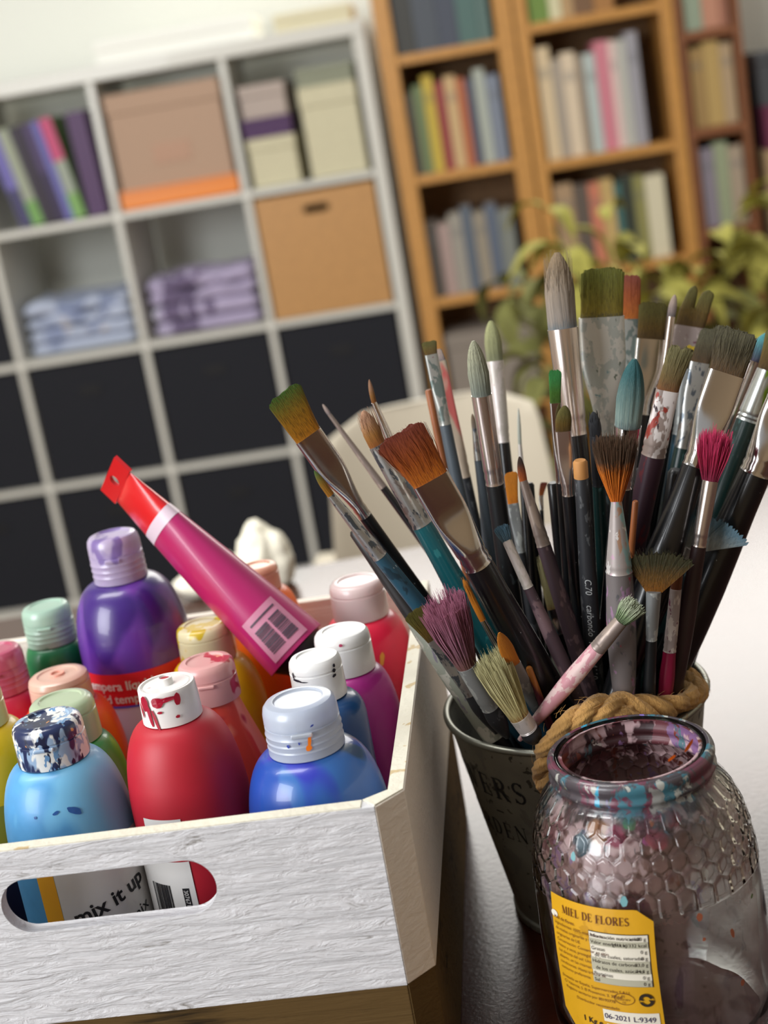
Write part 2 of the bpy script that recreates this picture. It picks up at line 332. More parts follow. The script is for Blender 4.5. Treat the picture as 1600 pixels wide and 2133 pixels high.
def plate_with_slot(x0, x1, z0_, z1_, y0, y1, sx, sz, hw, hh, n=32, lip=0):
    """upright board in the x-z plane with a round-ended slot through it"""
    inn = []; out = []
    for i in range(n):
        an = 2 * PI * (i + .5) / n; c, s_ = math.cos(an), math.sin(an); cxs = hw - hh
        ex = (cxs if c > 0 else -cxs) + hh * c; inn.append((sx + ex, sz + hh * s_))
        k = 1 / max(abs(c) / ((x1 - x0) / 2), abs(s_) / ((z1_ - z0_) / 2)); px, pz = (x0 + x1) / 2 + c * k, (z0_ + z1_) / 2 + s_ * k; out.append((px, pz))
    for cx0, cz0 in ((x0, z0_), (x1, z0_), (x0, z1_), (x1, z1_)):           # snap the nearest outline points to the corners
        j = min(range(n), key=lambda i: (out[i][0] - cx0) ** 2 + (out[i][1] - cz0) ** 2); out[j] = (cx0, cz0)
    q = MB()
    for ring in ((inn, y0), (out, y0), (out, y1), (inn, y1)): q.v += [(x, ring[1], z) for x, z in ring[0]]
    for r in range(4):
        a_, b_ = r * n, ((r + 1) % 4) * n
        for i in range(n):
            j = (i + 1) % n; q.f.append((a_ + i, a_ + j, b_ + j, b_ + i))
    return q
plate_with_slot(-a, a, 0.0, h, 0, .012, 0, h - .045, .035, .011).build('drawer_front', m_bam, t, 30)
q = MB().box((-a, .0125, 0), (-a + .01, .34, h)); q.box((a - .01, .0125, 0), (a, .34, h)); q.box((-a + .01, .33, 0), (a - .01, .34, h)); q.box((-a + .01, .0125, 0), (a - .01, .33, .008)); q.build('drawer_body', m_bam, t, 0)
# things on top of the cube shelf
cardbox('storage_box', 'low cream box lying on top of the white cube shelf', .50, .03, KT + .0005, .2, .26, .045, mat('cream_lid', '#ddd5b4', rough=.7), mat('cream_lid', '#ddd5b4'), .02)
cardbox('storage_box', 'long flat white box on top of the cube shelf, left of the cream box', .02, .05, KT + .0005, .42, .25, .06, mat('white_card', '#f2f2ea', rough=.6), mat('white_card', '#f2f2ea'), .025)
# ------------------------------------------------------------------ bookcases
m_oak = mat('honey_oak', '#c48e4a', rough=.4, vary=.15, bump=(25, .15, .08), coat=.15); m_oakd = mat('dark_oak', '#845232', rough=.45, vary=.15); m_back = mat('bookcase_back', '#876745', rough=.7, vary=.1)
def bookcase(label, s0, s1, zsh, top, side, m, d=0.0, dp=.28, th=.024):
    t = wthing('bookcase', label, 'bookcase', s0, d, 0); wd = s1 - s0
    MB().box((0, 0, 0.003), (side, dp, top)).build('side_panel', m, t, 0, .002); MB().box((wd - side, 0, 0.003), (wd, dp, top)).build('side_panel', m, t, 0, .002)
    MB().box((side + .0005, dp - .012, .06), (wd - side - .0005, dp, top - .001)).build('back_panel', m_back, t, 0)
    for z in zsh: MB().box((side + .0003, .003, z - th), (wd - side - .0003, dp - .0125, z)).build('shelf_board', m, t, 0, .001)
    MB().box((side + .0003, .003, top - .026), (wd - side - .0003, dp - .0125, top - .001)).build('top_board', m, t, 0)
    MB().box((side + .0003, .01, .003), (wd - side - .0003, .026, .075)).build('plinth', m, t, 0)
    return t
B1 = (.755, 1.105, [.10, .43, .735, 1.06, 1.365]); B2 = (1.11, 1.508, [.10, .42, .745, 1.04, 1.386]); B3 = (1.512, 1.672, [.10, .45, .80, 1.058, 1.30])
bookcase('narrow honey oak bookcase between the white shelf and wider bookcase', B1[0], B1[1], B1[2], 1.66, .045, m_oak)
bookcase('wider honey oak bookcase in the middle, with pale and pink books', B2[0], B2[1], B2[2], 1.66, .034, m_oak)
bookcase('slim darker brown bookcase at the right of the wide oak one', B3[0], B3[1], B3[2], 1.62, .018, m_oakd)
ordn = ['first', 'second', 'third', 'fourth', 'fifth', 'sixth', 'seventh', 'eighth', 'ninth', 'tenth', 'eleventh', 'twelfth']
def books(spec, s, z, shelf, lean=0.0, d=.02):
    """spec: (colour word, hex, thickness, height)"""
    for i, (wd_, hx, th, hh) in enumerate(spec):
        if hx is None: s += th; continue
        t = wthing('book', '%s book, %s from the left on the %s' % (wd_, ordn[i], shelf), 'book', s, d, z + .0006, 'books on the ' + shelf)
        dp = .17; m = mat('cover_' + hx, '#' + hx, rough=.55)
        MB().box((0, 0, 0), (th, .002, hh)).build('spine', m, t, 0)
        q = MB().box((0, .0021, 0), (.002, dp, hh)); q.box((th - .002, .0021, 0), (th, dp, hh)); q.build('cover', m, t, 0)
        MB().box((.0022, .0024, .003), (th - .0022, dp - .004, hh - .004)).build('pages', mat('paper', '#d8d2c2', rough=.9), t, 0)
        if hh > .17 and i % 2 == 0: MB().box((.004, -.0008, hh * .72), (th - .004, -.0001, hh * .82)).build('title_band', mat('band_' + hx, '#' + ''.join('%02x' % min(255, int(int(hx[k:k + 2], 16) * .72 + 30)) for k in (0, 2, 4)), rough=.6), t, 0)
        s += th + .0012
n1 = 'narrow oak bookcase'
books([('blackish', '3a3a36', .05, .2), ('slate', '4a5058', .06, .19), ('dark blue', '454b58', .05, .21), ('teal', '4e6c66', .05, .2), ('teal grey', '57706a', .03, .18)], .803, 1.365, 'upper shelf of the ' + n1)
books([('dark', '4a4438', .02, .21), ('moss green', '6b7a50', .026, .225), ('yellow', 'c2a83c', .028, .245), ('dark red', '8f3434', .026, .225), ('cream', 'c8a878', .03, .235), ('orange brown', 'b06038', .022, .225), ('navy', '4a4e5e', .022, .22), ('pale grey', 'aab0a4', .028, .24), ('grey blue', '7c8492', .034, .22)], .803, 1.06, 'middle shelf of the ' + n1)
books([('brown black', '4e463e', .03, .2), ('rosy grey', 'a89088', .03, .19), ('grey', '9a9488', .034, .21), ('steel blue', '5a6470', .028, .225), ('grey tan', '948a78', .034, .205), ('slate blue', '5c6676', .03, .22), ('grey green', '7c8078', .04, .2)], .803, .735, 'lower shelf of the ' + n1)
n2 = 'wide oak bookcase'
books([('green', '6d8a3c', .05, .2), ('cream', 'd5cfa8', .03, .19), ('tan', 'b59468', .03, .22), ('brown', '77583c', .05, .21), ('oak brown', 'a5753f', .05, .2)], 1.15, 1.386, 'top shelf of the ' + n2)
books([('tall cream', 'd6c09a', .036, .285), ('grey', 'a5998a', .024, .25), ('pale buff', 'd9c6aa', .036, .262), ('brown grey', '8f7e6c', .018, .25), ('pale blue', 'b4bfba', .03, .25), ('rose pink', 'cf7f8c', .034, .275), ('blush', 'e3c4bc', .018, .272), ('pearl grey', 'b9b8ae', .026, .27), ('lavender grey', '9c9aa0', .03, .285)], 1.15, 1.04, 'middle shelf of the ' + n2)
books([('tan', 'a98c6a', .05, .23), ('dark brown', '5e5248', .038, .22), ('coral', 'c87a5e', .03, .22), ('yellow tan', 'c2a468', .034, .225), ('teal', '3f6c68', .018, .21), ('black green', '2e352a', .03, .225), ('olive', '8c8850', .03, .22), ('white', 'd8d0b2', .05, .215)], 1.15, .745, 'lower shelf of the ' + n2)
n3 = 'slim brown bookcase'
books([('sage', '93a08a', .045, .2), ('salmon', 'c08a70', .042, .21), ('brick', 'a8735c', .02, .2)], 1.536, 1.30, 'top shelf of the ' + n3)
books([('brown tan', 'a0814f', .036, .2), ('mustard tan', 'b89a5e', .040, .21), ('pinkish tan', 'b39a78', .032, .2)], 1.536, 1.058, 'middle shelf of the ' + n3)
books([('lavender', '88808a', .037, .205), ('green grey', '97a080', .035, .215), ('taupe', 'ab9a84', .037, .2)], 1.536, .80, 'lower shelf of the ' + n3)
for k, (s_, lb) in enumerate(((.81, 'grey beige box low down in the narrow oak bookcase'), (1.152, 'grey beige box low down in the wide oak bookcase'))):
    cardbox('storage_box', lb, s_, .02, .4305 if k == 0 else .4205, .24 if k == 0 else .32, .22, .2, mat('grey_linen', '#8d8378', rough=.9), mat('grey_linen', '#8d8378'), .04)
# the boxes at the right edge, on a low cabinet
t = wthing('cabinet', 'low tan cabinet at the right edge beside the slim bookcase', 'cabinet', 1.70, -.04, 0)
MB().box((0, .018, 0.003), (.6, .4, .975)).build('cabinet_body', mat('tan_wood', '#b59a74', rough=.5), t, 0, .003); MB().box((.004, 0, .05), (.298, .017, .96)).build('door', mat('tan_wood', '#b59a74'), t, 0, .002); MB().box((.302, 0, .05), (.596, .017, .96)).build('door', mat('tan_wood', '#b59a74'), t, 0, .002)
cardbox('storage_box', 'plum red box on the cabinet at the right edge', 1.71, 0.0, .9755, .4, .3, .11, mat('plum_card', '#6c2c48', rough=.6), mat('plum_card', '#6c2c48'), .02)
cardbox('storage_box', 'charcoal box on top of the plum red box', 1.705, 0.0, 1.0865, .4, .3, .135, mat('charcoal_card', '#45474a', rough=.6), mat('charcoal_card', '#45474a'), .03)
# ------------------------------------------------------------------ pale chair behind the table
m_ch = mat('cream_shell', '#dcd2bc', rough=.45)
cp = at(908, 1000, 2.15); t = thing('chair', 'cream moulded shell chair behind the table', 'chair', (cp.x, 2.15, 0), 0.06)
q = MB(); rings = []; NB = 24
for k in range(15):                                   # back shell, bottom to top
    f = k / 14; z = .50 + .335 * f; hw = (.185 - .035 * f) * (1 if f < .9 else math.sqrt(max(0.12, 1 - ((f - .9) / .1) ** 2 * .6))); ring = []
    for i in range(NB):
        an = 2 * PI * i / NB; u = math.cos(an); x = hw * u; y = -.20 - .06 * f + .07 * (x / .2) ** 2 * -1 + .007 * math.sin(an); ring.append((x, y + .22, z))
    rings.append(ring)
q.loft(rings).build('backrest', m_ch, t, 60)
rings = []
for k in range(11):
    f = k / 10; y = -.02 + .44 * f; hw = .19 + .03 * math.sin(PI * f); rings.append([(hw * math.cos(2 * PI * i / NB), y + .0, .47 + .012 * math.sin(2 * PI * i / NB) + .03 * (math.cos(2 * PI * i / NB)) ** 2) for i in range(NB)])
MB().loft(rings).build('seat', m_ch, t, 60)
for sx in (-.17, .17):
    for sy in (.03, .38): MB().tube([(sx * .8, sy, .47), (sx * 1.15, sy + (.03 if sy > .2 else -.03), 0.004)], [.016, .011], 12).build('leg', mat('beech', '#c8a878', rough=.5), t)
# ------------------------------------------------------------------ leafy plant behind the brushes
t = thing('potted_plant', 'leafy yellow green potted plant standing behind the table', 'plant', (.62, 3.05, 0))
m_leaf = mat('yellow_green_leaf', '#a09a46', rough=.85, vary=.3); m_leaf2 = mat('olive_leaf', '#74743c', rough=.85, vary=.3)
MB().lathe([(.10, 0.001), (.13, .1), (.15, .26), (.158, .27), (.158, .29), (.143, .29), (.138, .25)], 32, cap1=True).build('pot', mat('terracotta', '#8c6a52', rough=.8), t)
MB().lathe([(.136, .251), (.05, .258)], 24).build('soil', mat('soil', '#2c2018', rough=.95), t)
lm = None; rnd = random.Random(11)
def leafmesh():
    q = MB(); n = 8; V = []
    for i in range(n + 1):
        f = i / n; hw = .021 * math.sin(PI * min(1, f * .96 + .04)) ** .75 * (1.15 - .5 * f); z = .018 * math.sin(PI * f) - .03 * f * f
        V += [(-hw, f * .085, z + .006), (0, f * .085, z), (hw, f * .085, z + .006)]
    F_ = []
    for i in range(n):
        for k in (0, 1): F_.append((i * 3 + k, i * 3 + k + 1, i * 3 + k + 4, i * 3 + k + 3))
    return q.add(V, F_)
leafA = leafmesh().build('leaf', m_leaf, t, 80); leafB = leafmesh().build('leaf', m_leaf2, t, 80); first = {0: True, 1: True}
def place_leaf(kind, loc, eul, sc):
    src = leafA if kind == 0 else leafB
    if first[kind]: o = src; first[kind] = False
    else: o = src.copy(); col.objects.link(o)
    o.parent = t; o.location = loc; o.rotation_euler = eul; o.scale = (sc, sc, sc)
twigs = [(1150, 470, 2.75, 0), (1240, 590, 2.7, 0), (1330, 600, 2.6, 0), (1385, 580, 2.7, 0), (1450, 600, 2.7, 0), (1530, 480, 2.7, 0), (1590, 540, 2.8, 0), (1560, 420, 2.8, 0), (1180, 610, 2.9, 1), (1060, 610, 3.0, 1), (1110, 760, 2.6, 1), (1090, 690, 2.9, 1), (1500, 640, 2.8, 1), (1100, 930, 2.5, 1), (1590, 660, 2.6, 0), (1280, 500, 2.9, 0), (1570, 900, 2.5, 1), (1200, 520, 2.8, 0)]
for (px, py, y, kd) in twigs:
    P = at(px, py, max(y + .15, 2.88)) - Vector((.62, 3.05, 0)); base = Vector((rnd.uniform(-.05, .05), rnd.uniform(-.05, .05), .255)); mid = Vector((P.x * .35, P.y * .35, P.z * .62))
    path = [base.lerp(mid, k / 5).lerp(mid.lerp(P, k / 5), k / 5) for k in range(6)]
    MB().tube(path, [.006, .0055, .005, .0045, .0035, .002], 6).build('stem', m_leaf2, t)
    for k in range(7):
        f = rnd.uniform(.80, 1.06); q_ = base.lerp(mid, f).lerp(mid.lerp(P, f), f); place_leaf(kd, q_, (rnd.uniform(-1.2, .5), rnd.uniform(-.5, .5), rnd.uniform(0, 2 * PI)), rnd.uniform(1.0, 1.5))
# ------------------------------------------------------------------ crumpled white cloth on the far end of the table
q = MB(); 
def blob(cx0, cy0, rx, ry, rz, seed):
    rings = []
    for k in range(25):
        th = -PI / 2 + PI * (k + .5) / 25; ring = []
        for i in range(40):
            an = 2 * PI * i / 40; d = Vector((math.cos(an) * math.cos(th), math.sin(an) * math.cos(th), math.sin(th)))
            g = 1 + .28 * noise.noise(d * 1.6 + Vector((seed, 0, 0))) + .12 * noise.noise(d * 4 + Vector((0, seed, 0))); ring.append((cx0 + d.x * rx * g, cy0 + d.y * ry * g, max(0.0004, rz * .8 + d.z * rz * g)))
        rings.append(ring)
    q.loft(rings)
cl = on(520, 1225, TT)
blob(.0, 0, .028, .027, .035, 1.3); blob(-.052, .005, .034, .028, .021, 5.1)
o = q.build('crumpled_cloth', mat('white_cloth', '#ece6d2', rough=.95, bump=(60, .4, 1)), None, 70); o.location = (cl.x + .020, cl.y, TT); tag(o, 'crumpled white cloth on the far end of the table', 'cloth')
# ------------------------------------------------------------------ crate, dipped white above raw brown wood
def grain(name, c, crack, dark, **kw):
    N = NT(name); setp(N.p, rough=kw.get('rough', .55))
    g = N.noise(N.coord(kw.get('sc', (7, 60, 95)), kw.get('off', (0, 0, 0))), 2.2, 5, .65, kw.get('ds', .6)); g2 = N.noise(N.coord((5, 5, 7), (3, 1, 2)), 3.0, 3)
    ml = N.new('ShaderNodeMath', operation='MULTIPLY'); N.link(g, ml.inputs[0]); N.link(g2, ml.inputs[1])
    cr = N.ramp(ml.outputs[0], [(kw.get('t0', .36), 0.0), (kw.get('t0', .36) + kw.get('tw', .05), 1.0)])
    N.link(N.mix(cr, lin(c), lin(dark)), N.p.inputs['Base Color'])
    f = N.ramp(g, [(.35, 1.0), (.7, 0.0)]); N.bump(f, crack, .0009); return N.m
m_cw = grain('white_washed_wood', '#dcdbdc', .8, '#857f78', t0=.35, tw=.07, sc=(20, 70, 120), ds=1.2)
m_cs = grain('white_washed_side_brightened', '#eadfd0', .35, '#a89c8c', t0=.43, tw=.05)  # side paint lightened to stand in for light missing from the right
m_rim = mat('cut_white_edge', '#e2dcc8', rough=.6, bump=(260, .6, 1), splats=(('#c9b184', 60, .62, 3, 1),))
m_raw = grain('raw_brown_wood', '#5c4728', .5, '#2a2012', t0=.26, tw=.16, off=(4, 2, 9), rough=.85)
m_raw.node_tree.nodes['Principled BSDF'].inputs['Specular IOR Level'].default_value = .15
CR = thing('crate', 'wooden crate dipped white above raw brown wood, holding the paint bottles', 'crate', (-.013, .5575, TT), math.radians(-6.5))
CW, CD, ZS, ZT = .305, .287, .070, .155; TK = .007
def crate_side(mir, z0, z1, e, name, m):
    P = [(-.012, e), (-e, .0125), (-e, CD), (-.0075, CD), (-.0075, .0135), (-.0175, .0073), (-.012, .0073)]
    if mir: P = [(-CW - x, y) for x, y in reversed(P)]
    return MB().prism(P, z0, z1).build(name, m, CR, 20, .0006)
for mir in (0, 1):
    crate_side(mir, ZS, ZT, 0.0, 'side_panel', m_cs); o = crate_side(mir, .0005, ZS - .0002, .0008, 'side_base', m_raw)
RIMZ = ZT
sl = [cyl] and None
slot_c = at(214, 1893, .563); sx_l = (slot_c - Vector((-.013, .5575, TT))); a_ = math.radians(6.5)
sxl = sx_l.x * math.cos(a_) - sx_l.y * math.sin(a_)
plate_with_slot(-CW + .0121, -.0121, ZS, ZT, 0, TK, sxl, slot_c.z - TT, .0475, .0128, 48).build('front_panel', m_cw, CR, 30, .0007)
MB().box((-CW + .0121, .0008, .0005), (-.0121, TK, ZS - .0002)).build('front_base', m_raw, CR, 0, .0005)
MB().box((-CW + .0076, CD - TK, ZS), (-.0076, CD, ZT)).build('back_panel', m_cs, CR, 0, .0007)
MB().box((-CW + .0076, CD - TK, .0005), (-.0076, CD - .001, ZS - .0002)).build('back_base', m_raw, CR, 0)
MB().box((-CW + .0078, TK + .0003, .0008), (-.0078, CD - TK - .0003, .0085)).build('bottom_panel', m_raw, CR, 0)
# paint-free worn rim: thin cap strips of lighter, rougher paint on the cut edge
q = MB().box((-CW + .0125, .0003, ZT + .00005), (-.0178, TK - .0003, ZT + .0006)); q.build('rim_edge', m_rim, CR, 0)
q = MB().prism([(-.0119, .0006), (-.0006, .0127), (-.0006, CD - .0005), (-.0071, CD - .0005), (-.0071, .0134), (-.0175, .0068)], ZT + .00005, ZT + .0006); q.build('rim_edge', m_rim, CR, 0)
FLOORB = TT + .0089
# ------------------------------------------------------------------ paint bottles
def frosted(name, c, splats=(), tr=.38, rough=.32): return mat(name, c, rough=rough, trans=tr, sss=.0, splats=splats, coat=.2)
def dome_profile(R, rn, zn, hs, kind, fl):
    """(radius, height) from the crate floor fl up to the neck zn"""
    p = [(R * .86, fl), (R * .95, fl + .0015), (R, fl + .006), (R * .995, (fl + zn - hs) / 2)]; n = 14
    for i in range(n + 1):
        f = i / n
        if kind == 'dome': r = rn + (R - rn) * math.cos(f * PI / 2) ** .82; z = zn - hs + hs * math.sin(f * PI / 2) ** 1.0
        elif kind == 'cone': g = f ** 1.25; r = R + (rn - R) * (g * .8 + .2 * (1 - math.cos(f * PI)) / 2); z = zn - hs + hs * f
        else: r = R - (R - rn * 1.0) * (1 - math.sqrt(max(0, 1 - f ** 3.0))); z = zn - hs + hs * f
        p.append((r, z))
    return p
def interp(prof):
    ps = sorted(((z, r) for r, z in prof))
    def R(z):
        for (z0, r0), (z1, r1) in zip(ps, ps[1:]):
            if z <= z1: return r0 + (r1 - r0) * max(0, min(1, (z - z0) / max(1e-6, z1 - z0)))
        return ps[-1][1]
    return R
def cap_profile(r, h, style):
    if style == 'open':
        return [(r, 0), (r * 1.0, .0006), (r * .985, h * .5), (r * .96, h - .002), (r * .955, h - .0008), (r * .93, h), (r * .86, h), (r * .84, h - .0012), (r * .78, h - .0012), (r * .76, h - .0004), (r * .3, h - .0004)]
    p = [(r, 0), (r * 1.005, .0006)]
    if style == 'ridge':
        for k in range(3):
            z = h * (.13 + .13 * k); p += [(r * .992, z), (r * 1.008, z + h * .03), (r * .985, z + h * .06)]
    g = .56 if style != 'plain' else .66
    p += [(r * .985, h * g), (r * .955, h * g + .0003), (r * .955, h * g + .0011), (r * .985, h * g + .0013), (r * .975, h * .80), (r * .94, h * .91), (r * .86, h * .975), (r * .74, h), (r * .66, h), (r * .62, h - .0008), (r * .3, h - .0008)]
    return p
def bottle(label, px, hh, rc, R, hcap, mb_, mc, style='flip', shape='dome', hs=.045, sub=(), neckm=None, dx=0, dy=0, name='paint_bottle', tilt=None):
    P = on(px[0], px[1], TT + hh); x, y, zn = P.x + dx, P.y + dy, P.z + rc * .34
    t = thing(name, label, 'bottle', (x, y, FLOORB), 0, 'paint bottles in the crate'); L = zn - FLOORB
    prof = dome_profile(R, rc * .86, L, hs, shape, 0.0)
    MB().lathe(prof, 56).build('bottle_body', mb_, t, 50)
    rn = rc * .72; th = [(rn, L - .002), (rn, L + .003)]
    for k in range(3): th += [(rn * 1.12, L + .0045 + k * .004), (rn, L + .0065 + k * .004)]
    MB().lathe([(a, min(b, L + hcap * .72)) for a, b in th], 32).build('neck', neckm or mb_, t, 50)
    q = MB().lathe([(a, b + L + .0003) for a, b in cap_profile(rc, hcap, style)], 48)
    cap = q.build('cap', mc, t, 32)
    if style == 'open':
        ro = rc * .2; MB().lathe([(ro * 1.35, L + hcap - .0003), (ro * 1.2, L + hcap + .003), (ro * .95, L + hcap + .0033), (ro * .8, L + hcap + .0025), (ro * .75, L + hcap + .0005)], 24).build('nozzle', mc, cap, 40); MB().lathe([(ro * .78, L + hcap + .0026), (ro * .5, L + hcap + .00265)], 20).build('nozzle_hole', mb_, cap, 40)
    elif style == 'ridge' or style == 'flip':
        MB().box((-rc * .28, -rc * 1.05, L + hcap * .50), (rc * .28, -rc * .93, L + hcap * .585)).build('thumb_tab', mc, cap, 0, .0006)
    return t, interp(prof), L, (x, y)
def dab(t, R, items, m, name='paint_smear'):
    """dried dabs: (angle, height, half width, half height, turn) lying on the turned surface"""
    q = MB(); rnd = random.Random(len(items) * 7 + 3)
    for (f0, z0, a, b, tr) in items:
        n = 18; fn = on_cyl(0, 0, lambda z: R(z) + .00035, f0); pts = [(0, 0)]
        for i in range(n):
            an = 2 * PI * i / n; g = 1 + .25 * noise.noise(Vector((math.cos(an) * 1.5, math.sin(an) * 1.5, z0 * 400 + f0 * 7))); X, Y = a * g * math.cos(an), b * g * math.sin(an)
            pts.append((X * math.cos(tr) - Y * math.sin(tr), X * math.sin(tr) + Y * math.cos(tr)))
        q.add([fn(X, z0 + Y) for X, Y in pts], [(0, 1 + i, 1 + (i + 1) % n) for i in range(n)])
    return q.build(name, m, t, 0)
def label_patch(t, R, f0, f1, z0, z1, m, name='label', off=.0004, n=28, nz=20):
    r0 = R((z0 + z1) / 2); w_ = (f1 - f0) * r0; q = MB(); v = rect2d(0, z0, w_, z1, n, nz)
    wrapped(q, v, on_cyl(0, 0, lambda z: R(z) + off, f0)); o = q.build(name, m, t, 60); return o
def label_text(t, R, f0, z0, s, size, m, off=.0007, bold=0.0, rot=0.0, vert=False, name='lettering', shear=0.0):
    q = MB(); fn0 = on_cyl(0, 0, lambda z: R(z) + off, f0)
    wrapped(q, text2d(s, size, bold, shear), lambda X, Y: fn0(X, z0 + Y), 0, 0, rot); return q.build(name, m, t, 0)
m_ink = mat('black_ink', '#17161a', rough=.5); m_lab = mat('label_white', '#dcdad6', rough=.45, coat=.2)
NAVY = '#18264f'; REDP = '#a8102f'
# light blue, front left
t, R, L, (bx, by) = bottle('light blue paint bottle with a white cap smeared in navy paint', (120, 1600), .163, .0166, .0300, .0195,
    mat('light_blue_paint', '#4f94c6', rough=0.41, vary=.12, sss=.15, coat=.1, splats=(('#6fb0d4', 16, .56, 3, .3),)),
    mat('navy_smeared_cap', '#dcdcd8', rough=.3, coat=.3, splats=(('#8fa8c4', 55, .50, 6, .6), (NAVY, 48, .50, 2, .45), ('#101a3a', 70, .58, 8, .5), ('#5f88b0', 90, .62, 4, .6), ('#d08a48', 80, .68, 5, 1)), ss=1.7), 'flip', hs=.043)
dab(t, R, [(.06, L - .0155, .0017, .0007, .3), (.36, L - .0165, .0036, .0015, -.5), (-.30, L - .0165, .0007, .0007, 0)], mat('deep_blue_dab', '#1d4f8e', rough=.3, coat=.4))
fA, zA = cyl(97, 1905, bx, by, .0300); fB, zB = cyl(330, 1880, bx, by, .0300); fY, _z = cyl(132, 1905, bx, by, .0300); zl = zA - FLOORB
label_patch(t, R, fY, fB + .25, .02, zl + .020, m_lab); label_patch(t, R, fA, fY, .02, zl + .020, mat('label_yellow', '#f0ab1a', rough=.4), 'yellow_band')
fT, zT = cyl(163, 1930, bx, by, .0300)
label_text(t, R, fT, zT - FLOORB + .0005, 'mix it up', .0108, m_ink, bold=.022, rot=.20); fT, zT = cyl(215, 1962, bx, by, .0300); label_text(t, R, fT, zT - FLOORB - .0015, "let's mix", .0088, m_ink, rot=.20)
fT, zT = cyl(262, 1742, bx, by, .03); label_patch(t, R, fT, fT + .6, zT - FLOORB - .012, zT - FLOORB + .0025, mat('label_grey_edge', '#b9c0c6', rough=.5), 'label')
# crimson with the open white cap
t, R, L, (bx, by) = bottle('crimson red paint bottle with an open white cap and red drips', (365, 1512), .175, .0138, .0277, .0165,
    mat('crimson_paint', '#ae1226', rough=0.51, sss=.08, vary=.05), mat('white_cap', '#e6e3df', rough=.3, coat=.1, splats=((REDP, 75, .70, 14, .35),)), 'open', hs=.043, neckm=mat('crimson_paint', '#ae1226'))
Rc = lambda z: .01385
dab(t, Rc, [(-.75, L + .0125, .0022, .0035, 0), (-.62, L + .0075, .0011, .0062, .12), (-.42, L + .0045, .0008, .0055, .2), (-.25, L + .0128, .0028, .0026, 0), (.02, L + .0138, .0055, .0012, .1), (.42, L + .0130, .0015, .003, 0), (-.22, L + .0082, .0013, .0006, .1), (.33, L + .0050, .0010, .0008, 0), (-.95, L + .009, .0008, .004, .1)], mat('crimson_drip', REDP, rough=.25, coat=.5), 'paint_drip')
fA, zA = cyl(337, 1905, bx, by, .0277); fB, zB = cyl(402, 1880, bx, by, .0277); fE, _z = cyl(418, 1880, bx, by, .0277)
label_patch(t, R, fA - .9, fB + .12, .02, zA - FLOORB + .03, m_lab, 'back_label')
q = MB(); rnd = random.Random(5); zz = zA - FLOORB + .016; fn = on_cyl(0, 0, lambda z: R(z) + .0007, fA)
while zz > zA - FLOORB - .02:
    h = rnd.choice((.0004, .0007, .001)); wrapped(q, rect2d(-.001, zz - h, .0085, zz, 6), fn); zz -= h + rnd.choice((.0004, .0006))
xx = 0.0
q = MB()
while xx < .0115:                                             # upright bars
    h = rnd.choice((.0003, .0006, .0009)); wrapped(q, rect2d(xx, zA - FLOORB - .022, xx + h, zA - FLOORB + .018), fn); xx += h + rnd.choice((.0003, .0005))
q.build('barcode', m_ink, t, 0)
fN, zN = cyl(388, 1868, bx, by, .0277); label_patch(t, R, fN - .03, fN + .085, zN - FLOORB - .0075, zN - FLOORB + .0045, m_ink, 'number_band', .0006, 4)
label_text(t, R, fN - .005, zN - FLOORB + .0038, '307671', .0029, m_lab, .0009, rot=-PI / 2)
fA, zA = cyl(300, 1705, bx, by, .0277); fB, zB = cyl(378, 1712, bx, by, .0277); label_patch(t, R, fA, fB, zA - FLOORB - .012, zA - FLOORB + .0005, m_lab, 'label')
for k, s in enumerate(('Keep cap closed, wash hands', 'avoid contact with eyes', 'fabric and furniture')): label_text(t, R, fA + .05, zA - FLOORB - .0055 - k * .0022, s, .0017, m_ink, .0008)
# coral
bottle('coral red paint bottle with a pink smeared translucent cap', (447, 1472), .155, .0147, .0262, .0205,
    mat('coral_paint', '#d8402c', rough=0.35, coat=.2, splats=(('#e8866c', 22, .52, 4, .35), ('#b01c20', 30, .62, 7, .4))),
    frosted('pink_smeared_cap', '#eab2ae', (('#c23a4a', 55, .60, 3, .6), ('#f0a48a', 60, .66, 9, 1), ('#4a3a68', 70, .70, 5, .6)), .25), 'flip', hs=.05, shape='cone', neckm=mat('coral_paint', '#d8402c'))
# deep blue, front
t, R, L, (bx, by) = bottle('deep blue paint bottle with a frosted clear cap and orange dab', (645, 1580), .158, .0172, .0322, .0235,
    mat('deep_blue_paint', '#17469c', rough=0.33, coat=.3, splats=(('#2b62a8', 14, .52, 2, .5), ('#35506c', 12, .6, 8, .6), ('#2a34a8', 10, .60, 5, .4))), frosted('frosted_clear_cap', '#d9e0ea', (('#3355a8', 90, .74, 2, 1),), .5), 'ridge', hs=.040, neckm=mat('pale_blue_neck', '#a9b8e0', rough=.4))
dab(t, lambda z: .0172, [(.1, L + .0068, .0011, .0014, 0), (.16, L + .0095, .0008, .0028, -.15), (.22, L + .0123, .0007, .001, 0), (.12, L + .0065, .0016, .0010, .4)], mat('orange_dab', '#f07a10', rough=.35), 'paint_dab')
dab(t, lambda z: .0172, [(-.4, L + .0085, .0007, .0009, .4), (-.1, L + .0095, .0004, .0007, 0), (.3, L + .0165, .0009, .0004, .4)], mat('blue_dab', '#2a3f9c', rough=.35), 'paint_dab')
